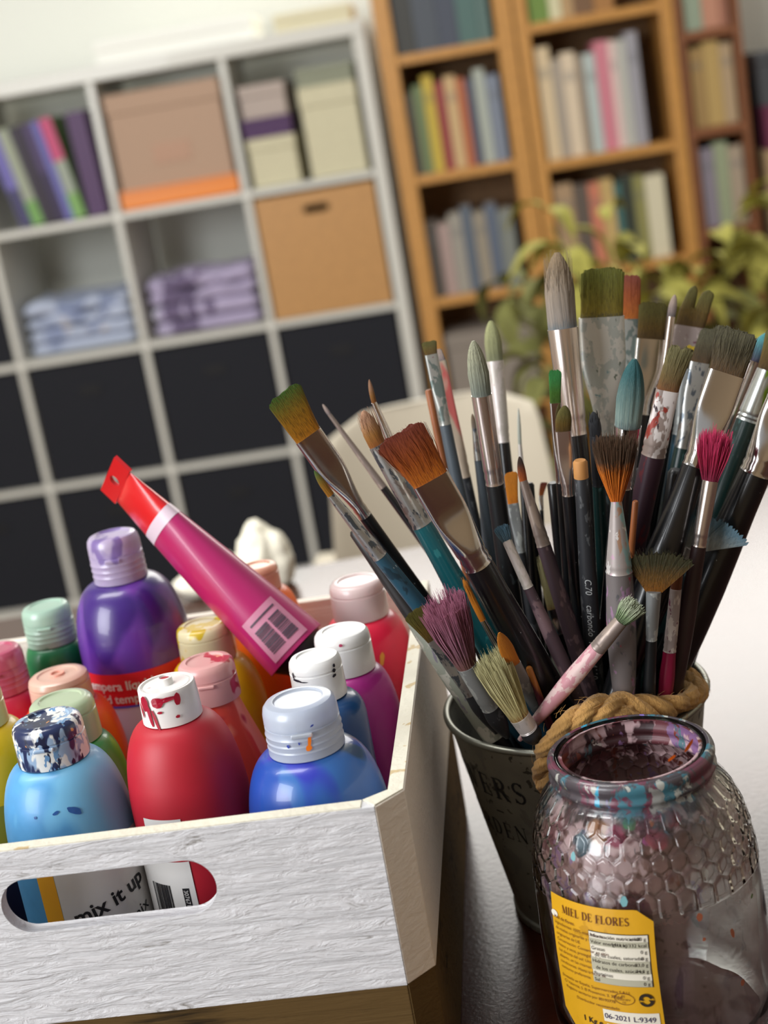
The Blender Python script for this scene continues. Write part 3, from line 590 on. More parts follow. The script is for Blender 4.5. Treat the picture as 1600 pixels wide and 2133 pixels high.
# navy teal, stepped shoulder
t, R, L, _b = bottle('teal blue square-shouldered paint bottle with a white cap flecked black', (672, 1465), .160, .0131, .0205, .0205,
    mat('teal_blue_paint', '#0f4478', rough=0.35, coat=.3, splats=(('#2f6a94', 14, .56, 3, .5),)), mat('white_cap_plain', '#e8e7e4', rough=.28, coat=.35), 'plain', shape='step', hs=.016)
dab(t, lambda z: .0129, [(.75, L + .0150, .0010, .0010, 0), (.72, L + .0125, .0012, .0008, .2), (.78, L + .0172, .0007, .001, 0), (-.8, L + .0128, .0028, .0006, -.1), (-.95, L + .0150, .0006, .0016, 0), (-.5, L + .0122, .0022, .0003, 0)], mat('black_fleck', '#1a1628', rough=.4), 'paint_fleck')
# magenta
t, R, L, _b = bottle('magenta paint bottle with a clean white cap beside the crate side', (728, 1412), .152, .0148, .0238, .0215,
    mat('magenta_paint', '#a3157c', rough=0.41, coat=.2, vary=.05), mat('white_cap_plain', '#e8e7e4'), 'plain', hs=.036)
dab(t, lambda z: .0147, [(-.05, L + .0186, .0010, .0008, 0)], mat('pink_fleck', '#c04468', rough=.4), 'paint_fleck')
# red at the back right
t, R, L, _b = bottle('rose red paint bottle with a pale pink cap, in the back corner', (757, 1300), .155, .0158, .0262, .021,
    mat('rose_red_paint', '#d8143c', rough=0.38, coat=.2, vary=.05), frosted('pale_pink_cap', '#f0dcd8', (), .3), 'plain', hs=.040)
dab(t, R, [(.3, L - .019, .0013, .0042, -.3)], mat('ochre_dab', '#d89030', rough=.4), 'paint_dab')
# purple, with the label
t, R, L, (bx, by) = bottle('tall purple paint bottle with a lilac cap and red label', (257, 1222), .195, .0152, .0318, .0265,
    mat('purple_paint', '#36156e', rough=0.33, coat=.3, vary=.08, splats=(('#5c2f8e', 9, .55, 3, .5),)), frosted('lilac_cap', '#cdbede', (('#8f78b8', 40, .62, 2, .5),), .4), 'ridge', hs=.038, neckm=mat('purple_paint_neck', '#8a6cc0', rough=.4))
fA, zA = cyl(190, 1420, bx, by, .0318); zr = zA - FLOORB
label_patch(t, R, -1.5, 1.2, zr - .013, zr + .006, mat('label_red', '#d0202c', rough=.4), 'red_band', .0004, 40)
label_patch(t, R, -1.5, 1.2, .03, zr - .0131, mat('label_lilac_white', '#cfc6dc', rough=.4), 'label', .0004, 40); label_patch(t, R, -1.5, 1.2, zr - .0142, zr - .013, mat('label_blue', '#4a50c0', rough=.4), 'blue_line', .0006, 40)
label_text(t, R, -1.0, zr - .0035, 'tempera líquida', .0075, m_lab, bold=.015); label_text(t, R, -.95, zr - .0112, 'liquid tempera', .0072, m_lab, bold=.01)
label_patch(t, R, .18, .40, zr - .026, zr - .018, mat('label_peach', '#d8a08c', rough=.5), 'emblem', .0006, 6)
# the left group
bottle('small dark green paint bottle with a pale green translucent cap', (115, 1352), .16, .0146, .0178, .0225, mat('dark_green_paint', '#0c6a3c', rough=0.38, coat=.2, vary=.1), frosted('pale_green_cap', '#b8d8c4', (('#4f9a74', 34, .60, 2, .5),), .35), 'ridge', hs=.012, neckm=mat('mid_green_neck', '#3f9468', rough=.4))
bottle('carmine pink paint bottle with a pink ridged cap at left edge', (28, 1452), .150, .0152, .0222, .0245, mat('carmine_paint', '#b30c34', rough=0.41, coat=.2, vary=.08), frosted('pink_ridged_cap', '#dc8ca0', (('#c85a78', 30, .56, 4, .4),), .3), 'ridge', hs=.03, dx=-.004, neckm=mat('carmine_neck', '#c85070', rough=.4))
t, R, L, _b = bottle('orange paint bottle with a round peach cap, behind the green capped one', (138, 1482), .1465, .0166, .0282, .0165, mat('orange_red_paint', '#d8481c', rough=0.38, coat=.2, splats=(('#e87838', 12, .58, 3, .3),)), frosted('peach_cap', '#ecc0ac', (), .25), 'plain', hs=.036, neckm=mat('peach_neck', '#d89878', rough=.4))
MB().lathe([(.0042, L + .0155), (.0040, L + .0172), (.0032, L + .0172), (.003, L + .0156)], 24).build('nozzle_ring', mat('peach_ring', '#e0a08e', rough=.4), t, 40)
bottle('green paint bottle with a pale green cap, right behind the light blue one', (150, 1560), .150, .0166, .0255, .0215, mat('leaf_green_paint', '#2f8a34', rough=0.35, coat=.3, vary=.1), frosted('pale_lime_cap', '#cfdfbc', (), .4), 'plain', hs=.034, neckm=mat('lime_neck', '#a8c890', rough=.4))
bottle('yellow paint bottle with a cloudy cap smeared yellow', (440, 1390), .152, .0152, .0272, .0205, mat('yellow_paint', '#d0a800', rough=0.41, coat=.2, vary=.08, splats=(('#a07c10', 20, .66, 4, .6),)), frosted('yellow_smeared_cap', '#e2d8b0', (('#d2b41c', 46, .55, 3, .8), ('#6a9438', 60, .70, 8, 1), ('#d0a070', 36, .66, 11, 1)), .3), 'plain', hs=.036)
bottle('small orange paint bottle with a peach cap in the back row', (548, 1240), .172, .0118, .0212, .0145, mat('bright_orange_paint', '#f06a10', rough=0.43, coat=.1, vary=.05), frosted('peach_orange_cap', '#f0b496', (), .3), 'plain', hs=.034)
yb = at(-48, 1640, .655)
t, R, L, (bx, by) = bottle('yellow paint bottle with an olive label cut by the left edge', (-75, 1555), .165, .015, .0262, .02, mat('lemon_paint', '#d8b400', rough=0.38, coat=.2), frosted('clear_lemon_cap', '#e8e0b0', (), .4), 'flip', hs=.034, dx=.006, dy=.012)
label_patch(t, R, -1.4, 1.5, .035, L - .034, mat('label_olive', '#8c8628', rough=.35), 'label', .0004, 40); label_patch(t, R, -1.4, 1.5, .035, .118 - .03, mat('label_navy', '#141a34', rough=.3), 'navy_band', .0006, 40)
fT, zT = cyl(10, 1665, bx, by, .0266); label_text(t, R, fT, zT - FLOORB - .002, '400', .008, m_ink)
fT, zT = cyl(6, 1772, bx, by, .0266); label_text(t, R, fT - .36, zT - FLOORB - .004, 'mix it up', .0095, m_ink, bold=.022)
# ------------------------------------------------------------------ the pink squeeze tube standing on its cap
PA = at(226, 985, .79); PB_ = at(668, 1402, .748)
m_pinkt = mat('pink_tube', '#aa1c60', rough=.36, coat=.25, splats=(('#b01c58', 7, .58, 3, .4),)); m_redt = mat('red_crimp', '#d0141c', rough=.3, coat=.4)
t = thing('paint_tube', 'pink squeeze tube leaning crimp-end up among the bottles', 'tube', PB_)
ax = (PA - PB_).normalized(); tc = (CAM - PA); ty = -(tc - ax * tc.dot(ax)).normalized(); tx = ty.cross(ax)
TW = math.radians(-62); X_ = tx * math.cos(TW) + ty * math.sin(TW); Y_ = ax.cross(X_)
t.rotation_mode = 'QUATERNION'; t.rotation_quaternion = Matrix((X_, Y_, ax)).transposed().to_quaternion()
TL = (PA - PB_).length
def tring(z, hw, hd, n=36):
    return [(hw * math.copysign(abs(math.cos(2 * PI * i / n)) ** .9, math.cos(2 * PI * i / n)), hd * math.copysign(abs(math.sin(2 * PI * i / n)) ** 1.15, math.sin(2 * PI * i / n)), z) for i in range(n)]
def tdim(f): return .0185 - .001 * f, .0185 * (1 - f) ** .6 + .0009           # half width, half depth at fraction f
def tpart(name, f0, f1, m, off=0.0, n=12, a0=None):
    return MB().loft([tring(.018 + (TL * .93 - .018) * (f0 + (f1 - f0) * k / n), tdim(f0 + (f1 - f0) * k / n)[0] + off, tdim(f0 + (f1 - f0) * k / n)[1] + off) for k in range(n + 1)], True, True).build(name, m, t, 60)
tpart('tube_body', 0, .74, m_pinkt, n=16); tpart('white_band', .74, .795, mat('tube_band', '#d8c4d0', rough=.35), .0002, 4); tpart('red_end', .795, 1.0, m_redt, 0, 8)
q = plate_with_slot(-.019, .019, TL * .928, TL * 1.0, -.0011, .0011, 0, TL * .965, .0036, .0034, 24); q.build('crimp', m_redt, t, 30)
MB().lathe([(.0105, -.004), (.0125, -.002), (.0128, .012), (.017, .0175)], 36).build('shoulder', mat('black_cap', '#17171a', rough=.4), t, 40); MB().lathe([(.0132, -.026), (.0145, -.0255), (.0150, -.004), (.0145, -.0035)], 36).build('cap', mat('black_cap', '#17171a', rough=.4), t, 40)
q = MB(); bq = MB()
def tub(u, f):                                                                 # u: distance round the tube from the viewer's side
    hw, hd = tdim(f); an = -PI / 2 - TW + u / .0172; return (( hw + .0004) * math.copysign(abs(math.cos(an)) ** .9, math.cos(an)), (hd + .0004) * math.copysign(abs(math.sin(an)) ** 1.15, math.sin(an)), .018 + (TL * .93 - .018) * f)
wrapped(q, rect2d(-.0125, .02, .0125, .225, 12, 4), lambda u, f: tub(u, f)); q.build('sticker', mat('pink_sticker', '#c48098', rough=.45), t, 60)
def tub2(u, f):
    a = Vector(tub(u, f)); return a + Vector((a.x, a.y, 0)).normalized() * .0004
rnd = random.Random(9); f = .055
for row in ((-.0095, -.0012), (.0002, .0085)):
    f = .05
    while f < .16:
        h = rnd.choice((.003, .005, .008)); wrapped(bq, rect2d(row[0], f, row[1], f + h, 4), tub2); f += h + rnd.choice((.0025, .004))
wrapped(bq, rect2d(-.009, .19, .009, .198, 6), tub2); bq.build('barcode', mat('barcode_grey', '#4a3a48', rough=.5), t, 0)
# ------------------------------------------------------------------ galvanised pail
PX, PY = .0823, .7216; PR0, PR1, PH = .0478, .0680, .120
def pr(z): return PR0 + (PR1 - PR0) * (z - TT) / PH
m_zinc = mat('galvanised_zinc', '#9a998c', rough=.5, metal=.3, vary=.12, splats=(('#8a8a80', 60, .58, 3, 1), ('#55544c', 140, .62, 6, 1)), bump=(220, .15, 1))
pl = thing('pail', 'grey galvanised flower pail with a rope handle, full of paintbrushes', 'pail', (PX, PY, TT))
MB().lathe([(PR0 - .004, .001), (PR0 + .001, 0.0006), (PR0 + .0012, .004), (PR0, .005), (PR0 + (PR1 - PR0) * .45, PH * .45), (PR0 + (PR1 - PR0) * .97, PH * .97), (PR1, PH - .003), (PR1 - .0008, PH - .0028), (PR0 + (PR1 - PR0) * .95 - .0008, PH * .95), (PR0 - .0008, .004), (PR0 - .003, .0035)], 96).build('pail_body', m_zinc, pl, 50)
q = MB(); ring = []
for i in range(96):
    an = 2 * PI * i / 96; ring.append([((PR1 + .0002 + .0019 * math.cos(2 * PI * k / 12)) * math.cos(an), (PR1 + .0002 + .0019 * math.cos(2 * PI * k / 12)) * math.sin(an), PH - .0016 + .0019 * math.sin(2 * PI * k / 12)) for k in range(12)])
q.loft(ring + [ring[0]], False, False).build('rolled_rim', mat('zinc_rim', '#8f8f84', rough=.4, metal=.8, vary=.12), pl, 60)
m_stamp = mat('stamped_black', '#1c1b1a', rough=.6); q = MB()
fnp = lambda f0, z0: (lambda X, Y: ((pr(TT + z0 + Y) + .0003) * math.sin(f0 + X / .063), -(pr(TT + z0 + Y) + .0003) * math.cos(f0 + X / .063), z0 + Y))
def pang(px, py, R=.0635): return cyl(px, py, PX, PY, R)
fS, zS = pang(1085, 1655); fW, zW = pang(985, 1612, .0635); zc = zS - TT - .0062; size = .0128
v, f_, wd = serif2d('FLOWERS', size, .26)
wrapped(q, (v, f_), fnp(fS + .09 - wd / .063, zc)); fN, zN = pang(1100, 1752, .061)
v, f_, wd = serif2d('GARDEN', .0095, .3); wrapped(q, (v, f_), fnp(fN + .02 - wd / .063, zN - TT - .0035)); fD, zD = pang(1040, 1693, .062); wrapped(q, rect2d(-.0028, 0, .0028, .0008), fnp(fD, zD - TT)); q.build('lettering', m_stamp, pl, 0)
# jute rope handle lying along the front of the rim
m_jute = mat('jute_rope', '#b78a4c', rough=.9, vary=.25, bump=(700, .8, .35, .0012)); m_jute.node_tree.nodes['Principled BSDF'].inputs['Sheen Weight'].default_value = .15
ctl = []
for (px, py, y) in ((1395, 1432, .712), (1432, 1408, .705), (1447, 1432, .69), (1420, 1462, .672), (1380, 1478, .662), (1330, 1480, .654), (1280, 1478, .6495), (1232, 1486, .647), (1190, 1508, .646), (1160, 1536, .648), (1143, 1572, .652), (1140, 1640, .654)):
    ctl.append(at(px, py, y) - Vector((PX, PY, TT)))
def catmull(P, n):
    o = []; Q = [P[0] * 2 - P[1]] + P + [P[-1] * 2 - P[-2]]
    for i in range(1, len(Q) - 2):
        for k in range(n):
            s = k / n; a, b, c, d = Q[i - 1], Q[i], Q[i + 1], Q[i + 2]
            o.append(.5 * ((2 * b) + (c - a) * s + (2 * a - 5 * b + 4 * c - d) * s * s + (3 * b - a - 3 * c + d) * s ** 3))
    return o + [P[-1]]
cen = catmull(ctl, 14); hub = None; rope = None; acc = [0.0]
for a, b in zip(cen, cen[1:]): acc.append(acc[-1] + (b - a).length)
frames = []; pu = None
for i, p in enumerate(cen):
    tt = (cen[min(i + 1, len(cen) - 1)] - cen[max(i - 1, 0)]).normalized()
    if pu is None: pu = tt.orthogonal().normalized()
    u = (pu - tt * pu.dot(tt)).normalized(); pu = u; frames.append((p, u, tt.cross(u)))
rope = MB().tube(cen, .0026, 8).build('rope_handle', m_jute, pl)
for k in range(3):
    pth = [p + (u * math.cos(2 * PI * k / 3 + s / .0072) + v * math.sin(2 * PI * k / 3 + s / .0042 * .95)) * .0036 for (p, u, v), s in zip(frames, acc)]
    fr = []; pu = None; rings = []
    for i, p in enumerate(pth):
        tt = (pth[min(i + 1, len(pth) - 1)] - pth[max(i - 1, 0)]).normalized()
        if pu is None: pu = tt.orthogonal().normalized()
        u = (pu - tt * pu.dot(tt)).normalized(); pu = u; v = tt.cross(u)
        rings.append([p + (u * math.cos(2 * PI * j / 28) + v * math.sin(2 * PI * j / 28)) * (.0039 + .00033 * math.cos(7 * 2 * PI * j / 28 - acc[i] / .0011)) for j in range(28)])
    MB().loft(rings).build('strand', m_jute, rope, 75)
rnd = random.Random(4); q = MB()
for k in range(170):
    i = rnd.randrange(4, len(frames) - 4); p, u, v = frames[i]; an = rnd.uniform(0, 2 * PI); d = u * math.cos(an) + v * math.sin(an); tl = (frames[i + 1][0] - frames[i - 1][0]).normalized() * rnd.choice((-1, 1)); b0 = p + d * .0066
    q.tube([b0, b0 + d * .0012 + tl * .0015, b0 + d * rnd.uniform(.001, .0026) + tl * rnd.uniform(.003, .006)], [.00012, .0001, .00005], 3)
q.build('loose_fibres', m_jute, rope)['kind'] = 'stuff'
# ------------------------------------------------------------------ honey jar, reused as the water jar
JX, JY = .089, .600; JH = .1416
JP = [(.0385, .0008), (.0440, .0022), (.0480, .007), (.0503, .014), (.0510, .03), (.0513, .06), (.0506, .080), (.0494, .094), (.0478, .105), (.0452, .114), (.0415, .1215), (.0378, .1262), (.0356, .1288), (.0352, .1302), (.0362, .1315), (.0368, .1325), (.0362, .1338), (.0356, .1346), (.0360, .1362), (.0366, .1378), (.0366, .1396), (.0358, .1412), (.0345, .1416)]
jr = interp([(r, z) for r, z in JP])
HX = .0091; HY = HX * .866
def hexd(ang, z):                                   # 0 at the groove between honeycomb cells, 1 on the flat of a cell
    if z < .0865 or z > .1275: return 0.0
    n = 36; x = ang / (2 * PI) * n; y = (z - .0922) / .0079; best = 9; sec = 9
    for r in (math.floor(y), math.floor(y) + 1):
        if r < 0 or r > 4: continue
        for k in (-1, 0, 1):
            xc = math.floor(x - .5 * (r % 2)) + k + .5 * (r % 2); dx = (x - xc); dy = (y - r) * .866; d = math.sqrt(dx * dx + dy * dy)
            if d < best: best, sec = d, best
            elif d < sec: sec = d
    if best > .75: return 0.0
    e = (min(sec, 1.25) - best) * .5 if sec < 8 else .5 - best
    return max(0, min(1, (e - .015) / .075))
NA = 720; zsJ = []
for (r0, z0), (r1, z1) in zip(JP, JP[1:]):
    k = max(1, int((z1 - z0) / (.0005 if z0 > .079 and z0 < .127 else .004)))
    zsJ += [(r0 + (r1 - r0) * i / k, z0 + (z1 - z0) * i / k) for i in range(k)]
zsJ.append(JP[-1]); outer = []
for r, z in zsJ:
    ring = []
    for i in range(NA):
        an = 2 * PI * i / NA; h = hexd(an, z); s = h * h * (3 - 2 * h); rr = r + .00075 * s; 
        if z < .078: rr += .0004 * noise.noise(Vector((math.cos(an) * 2, math.sin(an) * 2, z * 30)))
        ring.append((rr * math.sin(an), -rr * math.cos(an), z))
    outer.append(ring)
inner = []
for r, z in reversed(JP[2:]):
    ri = max(.002, r - .0026); zi = max(z, .006) if z < .1410 else z - .0002
    wv = .0003
    inner.append([((ri + wv * noise.noise(Vector((math.cos(2 * PI * i / NA) * 2.2, math.sin(2 * PI * i / NA) * 2.2, zi * 40)))) * math.sin(2 * PI * i / NA), -(ri + wv * noise.noise(Vector((math.cos(2 * PI * i / NA) * 2.2, math.sin(2 * PI * i / NA) * 2.2, zi * 40)))) * math.cos(2 * PI * i / NA), zi) for i in range(NA)])
N = NT('jar_glass'); setp(N.p, rough=.03, trans=1.0, ior=1.45); N.p.inputs['Base Color'].default_value = (.93, .95, .93, 1); m_glass = N.m
jt = thing('glass_jar', 'paint-stained glass honey jar with a honeycomb relief and yellow label', 'jar', (JX, JY, TT))
MB().loft(outer + inner).build('jar_glass', m_glass, jt, 70)
# dried paint inside: a film of pigment, solid at the mouth and thin lower down
def film(name, stops, patches, top, seed, rough=.45, deep=True, blobs=()):
    N = NT(name); setp(N.p, rough=rough)
    vec = N.coord((1, 1, .55), (seed, 0, 0)); tc0 = N.new('ShaderNodeTexCoord'); s0 = N.new('ShaderNodeSeparateXYZ'); N.link(tc0.outputs['Object'], s0.inputs[0])
    mr = N.new('ShaderNodeMath', operation='DIVIDE'); N.link(s0.outputs[2], mr.inputs[0]); mr.inputs[1].default_value = JH
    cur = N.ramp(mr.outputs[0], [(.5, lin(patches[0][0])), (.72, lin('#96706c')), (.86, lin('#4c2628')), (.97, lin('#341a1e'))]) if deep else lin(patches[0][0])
    for k, (c, sc, thr) in enumerate(patches[1:]):
        f = N.noise(N.coord((1, 1, .5), (seed + k * 3.1, k * 1.7, k)), sc, 4, .6, .5); cur = N.mix(N.ramp(f, [(thr, 0.0), (thr + .03, 1.0)]), cur, lin(c))
    masks = []
    for (pt, rad, hx) in blobs:                      # thick dried blobs sticking to the wall
        vd = N.new('ShaderNodeVectorMath', operation='DISTANCE'); N.link(tc0.outputs['Object'], vd.inputs[0]); vd.inputs[1].default_value = pt
        nz = N.noise(N.coord((1, 1, 1), (pt[0] * 90, 0, 0)), 160, 3); m2 = N.new('ShaderNodeMath', operation='MULTIPLY_ADD'); N.link(nz, m2.inputs[0]); m2.inputs[1].default_value = rad * .9; N.link(vd.outputs['Value'], m2.inputs[2])
        d2 = N.new('ShaderNodeMath', operation='DIVIDE'); N.link(m2.outputs[0], d2.inputs[0]); d2.inputs[1].default_value = rad * 2
        bm_ = N.ramp(d2.outputs[0], [(.62, 1.0), (.74, 0.0)]); cur = N.mix(bm_, cur, lin(hx)); masks.append(bm_)
    N.link(cur, N.p.inputs['Base Color'])
    tcn = N.new('ShaderNodeTexCoord'); sx = N.new('ShaderNodeSeparateXYZ'); N.link(tcn.outputs['Object'], sx.inputs[0]); dv = N.new('ShaderNodeMath', operation='DIVIDE'); N.link(sx.outputs[2], dv.inputs[0]); dv.inputs[1].default_value = JH
    g = N.noise(vec, 38, 4, .65); ad = N.new('ShaderNodeMath', operation='MULTIPLY_ADD'); N.link(g, ad.inputs[0]); ad.inputs[1].default_value = .34; N.link(dv.outputs[0], ad.inputs[2])
    sb = N.new('ShaderNodeMath', operation='SUBTRACT'); N.link(ad.outputs[0], sb.inputs[0]); sb.inputs[1].default_value = .17
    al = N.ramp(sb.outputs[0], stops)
    for q_ in masks:
        mx = N.new('ShaderNodeMath', operation='MAXIMUM'); N.link(al, mx.inputs[0]); N.link(q_, mx.inputs[1]); al = mx.outputs[0]
    N.link(al, N.p.inputs['Alpha']); N.bump(g, .5, .0008); return N.m
def bl(px, py, rad, hx, R=.047):
    f0, z = cyl(px, py, JX, JY, R); z -= TT; r = jr(z) - .0032; return ((r * math.sin(f0), -r * math.cos(f0), z), rad, hx)
BL = [bl(1335, 1700, .0058, '#a8286c', .045), bl(1372, 1712, .0052, '#a03068', .046), bl(1300, 1690, .0042, '#2f6a34', .044), bl(1318, 1682, .0035, '#8c1428', .044), bl(1392, 1682, .0062, '#1f2440', .045), bl(1420, 1725, .005, '#8c3040', .047), bl(1225, 1755, .0062, '#9a6440', .048), bl(1270, 1765, .005, '#8c2c4c', .048), bl(1250, 1720, .0045, '#7c3048', .047), bl(1195, 1770, .0055, '#4a6070', .048), bl(1380, 1770, .005, '#a04858', .049), bl(1310, 1745, .003, '#3f8040', .048), bl(1475, 1690, .005, '#4a3844', .046)]
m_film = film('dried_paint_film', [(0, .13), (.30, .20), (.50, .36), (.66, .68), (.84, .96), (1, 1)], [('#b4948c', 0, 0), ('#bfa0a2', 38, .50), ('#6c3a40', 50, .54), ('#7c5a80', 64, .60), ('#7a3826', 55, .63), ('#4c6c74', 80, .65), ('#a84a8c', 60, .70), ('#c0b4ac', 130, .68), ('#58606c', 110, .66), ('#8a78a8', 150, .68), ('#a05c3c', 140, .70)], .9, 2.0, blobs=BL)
fi = []
for r, z in zsJ[4:]:
    z1_ = min(max(z, .0068), JH - .0008); ring = []
    for i in range(360):
        an = 2 * PI * i / 360; h = hexd(an, z); ri = max(.002, r - .0044 + .0011 * h * h * (3 - 2 * h)); ring.append((ri * math.sin(an), -ri * math.cos(an), z1_))
    fi.append(ring)
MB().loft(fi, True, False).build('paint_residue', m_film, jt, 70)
m_smear = film('mouth_paint', [(0, .0), (.85, .0), (.905, .55), (.935, .92), (1, .97)], [('#4a4448', 0, 0), ('#3f6f7c', 60, .52), ('#6a3a4a', 70, .54), ('#a8a8a0', 110, .58), ('#3fa0c0', 70, .66), ('#d8742a', 120, .71), ('#7a68b0', 100, .68), ('#a8b040', 130, .70), ('#8c8c88', 90, .63)], .9, 5.0, .3, False)
MB().lathe([(jr(z) + .0004, z) for z in [.112 + .0295 * k / 40 for k in range(41)]] + [(.0345, .14195), (.0335, .1415)], 160, cap0=False, cap1=False).build('rim_smears', m_smear, jt, 70)
fnj = lambda off: (lambda f0: on_cyl(0, 0, lambda z: jr(z) + off, f0))
q = MB()
Rj = lambda z: jr(z) + .0009
Ri = lambda z: jr(z) - .0031
def jdab(items, hexc, name='paint_dab', inside=False):
    dab(jt, Ri if inside else Rj, items, mat('jar_' + hexc, '#' + hexc, rough=.3, coat=.5), name)
jang = lambda px, py, R=.050: (lambda a: (a[0], a[1] - TT))(cyl(px, py, JX, JY, R))
def jd(px, py, a, b, tr=0, R=.0495): f0, z = jang(px, py, R); return (f0, z, a, b, tr)
jdab([jd(1299, 1880, .0016, .0024, 0, .0512), jd(1187, 1790, .0012, .002, 0)], '6fa0a4')
jdab([jd(1457, 1910, .0014, .0018, 0, .0513), jd(1523, 1942, .0010, .0024, .2, .0513), jd(1543, 2045, .0013, .0014, 0, .0513), jd(1465, 1955, .0008, .0009, 0, .0513)], '9c5a40'); jdab([jd(1564, 1866, .0012, .0008, .5, .0513)], '4a6a2c'); jdab([jd(1441, 1555, .0036, .0011, .5, .0372), jd(1403, 1582, .0022, .0008, .3, .0372)], 'ee6a10')
# yellow label
m_yel = mat('label_honey_yellow', '#cf9a18', rough=.45, coat=.15, vary=.08, splats=(('#b8860f', 50, .64, 3, 1),)); m_brn = mat('label_brown_ink', '#5c2a10', rough=.5); m_lw = mat('label_cream', '#ddd6c4', rough=.5); m_lg = mat('label_grey_row', '#aca892', rough=.5); m_ink2 = mat('label_dark_ink', '#2a2118', rough=.5); m_pur2 = mat('date_ink', '#2a2450', rough=.5)
fL, zL = jang(1150, 1885, .0512); fR, zR = jang(1362, 1925, .0512); RL = .0512; WDT = (fR - fL) * RL; ZTOP = .5 * (zL + zR) + .0068; ZB = .018
LF = lambda off: (lambda X, Y: on_cyl(0, 0, lambda z: jr(z) + off, fL)(X, ZTOP - Y))   # X from the left edge, Y down from the top edge
n_ = 30; V = []; HB = ZTOP - ZB
cut = .007
q = MB(); outl = [(0, 0), (WDT - cut, 0)] + [(WDT - cut + cut * k / 4, .0012 * k + .0003 * ((k * 7) % 3)) for k in range(1, 5)]
for i in range(n_):
    x0, x1 = WDT * i / n_, WDT * (i + 1) / n_; top = lambda x: 0 if x < WDT - cut else (x - (WDT - cut)) * .8; bot = lambda x: HB - max(0, (.012 - x) * 1.35) - .0004 * math.sin(x * 4000)
    for k in range(6):
        g = lambda x, k: top(x) + (bot(x) - top(x)) * k / 6
        q.add([LF(.0011)(x0, g(x0, k)), LF(.0011)(x1, g(x1, k)), LF(.0011)(x1, g(x1, k + 1)), LF(.0011)(x0, g(x0, k + 1))], [(0, 3, 2, 1)])
lab = q.build('label', m_yel, jt, 60)
def ltxt(s, x, y, size, m, off=.0015, bold=0, name='lettering', rot=0):
    q = MB(); wrapped(q, text2d(s, size, bold), lambda X, Y: LF(off)(x + X, y - Y), 0, 0, rot); return q.build(name, m, lab, 0)
def lrect(x0, y0, x1, y1, m, off=.0013, name='panel'):
    q = MB(); wrapped(q, rect2d(x0, -y1, x1, -y0, 14), lambda X, Y: LF(off)(X, -Y)); return q.build(name, m, lab, 0)
v, f_, wd = serif2d('MIEL DE FLORES', .0037, .13); k = .0330 / wd; q = MB(); wrapped(q, ([(x * k, y) for x, y in v], f_), lambda X, Y: LF(.0015)(.0075 + X, .0072 - Y)); q.build('title', m_brn, lab, 0)
x0 = WDT - .0285; x1 = WDT - .0025; y0 = .0115; rh = .00305
lrect(x0 - .0003, y0 - .0003, x1 + .0003, y0 + 8 * rh + .0003, m_ink2, .00125, 'table_border')
lrect(x0, y0, x1, y0 + 8 * rh, m_lw, .0014, 'table_ground')
for k in (1, 4, 5, 7): lrect(x0, y0 + k * rh, x1, y0 + (k + 1) * rh, m_lg, .00155, 'table_row')
for k, (a, b) in enumerate((('Información nutricional', 'e/100 g'), ('Valor energético', '1411 kJ/332 kcal'), ('Grasas', '0 g'), ('  de las cuales, saturadas', '0 g'), ('Hidratos de carbono', '83,0 g'), ('  de los cuales, azúcares', '74,3 g'), ('Proteínas', '0 g'), ('Sal', '0 g'))):
    ltxt(a, x0 + .0007, y0 + (k + .76) * rh, .00235, m_ink2, .0017, .006 if k == 0 else 0); ww = max(p[0] for p in text2d(b, .0023)[0]); ltxt(b, x1 - .0006 - ww, y0 + (k + .76) * rh, .0023, m_ink2, .0017)
for k, s in enumerate(('Miel de flores.', 'Ingredientes: 100% miel. Mezcla', 'de mieles originarias y no', 'originarias de UE.', 'Conservación: Conservar en sitio', 'fresco y seco, protegido de la', 'luz directa del sol. Una vez', 'abierto, en las mismas', 'condiciones. Hasta la fecha de', 'consumo preferente.')):
    ltxt(s, .0018 + .00012 * k, .0112 + k * .0027, .00205 if k else .0022, m_brn, .0015, .008 if k == 0 else 0)
for k, s in enumerate(('Envasado en España, Supermercados S.A.U.', 'C/ Valencia, 5. El Provencio, 3. 30564', 'Registro sanitario por 80193778')): ltxt(s, .0025 + .0008 * k, .0400 + k * .0026, .0020, m_brn)
ltxt('Distribuidor recomendado', .010, .0485, .0020, m_brn)
def lring(cx, cy, rx, ry, wd, a0, a1, m, name, n=28, off=.0015):
    q = MB(); V = []; Fs = []
    for i in range(n + 1):
        an = math.radians(a0 + (a1 - a0) * i / n)
        for s in (0, 1): V.append(LF(off)(cx + (rx - wd * s) * math.cos(an), cy - (ry - wd * s) * math.sin(an)))
    for i in range(n): Fs.append((2 * i, 2 * i + 1, 2 * i + 3, 2 * i + 2))
    q.add(V, Fs); return q.build(name, m, lab, 0)
lring(WDT - .0155, .0425, .0046, .0029, .00025, 0, 360, m_brn, 'health_mark'); ltxt('ES', WDT - .0167, .0417, .0016, m_brn); ltxt('10.02718/V', WDT - .0193, .0433, .0014, m_brn); ltxt('CE', WDT - .0166, .0447, .0013, m_brn)
gc = (WDT - .0058, .0425); lring(gc[0], gc[1], .0033, .0033, .00022, 0, 360, m_ink2, 'recycling_mark')
for a0, a1 in ((20, 165), (200, 345)): lring(gc[0], gc[1], .0031, .0031, .0012, a0, a1, m_ink2, 'recycling_arrow', 16, .0017)
for sg in (1, -1): q = MB(); q.add([LF(.0017)(gc[0] + sg * x, gc[1] - sg * y) for x, y in ((.0033, -.0002), (.0009, .0003), (.0022, -.0016))], [(0, 1, 2)]); q.build('recycling_arrow', m_ink2, lab, 0)
lrect(WDT - .0265, .0492, WDT - .0015, .0554, m_lw, .0014, 'date_panel'); ltxt('06-2021 L:9349', WDT - .0258, .0535, .00365, m_pur2, .0017)
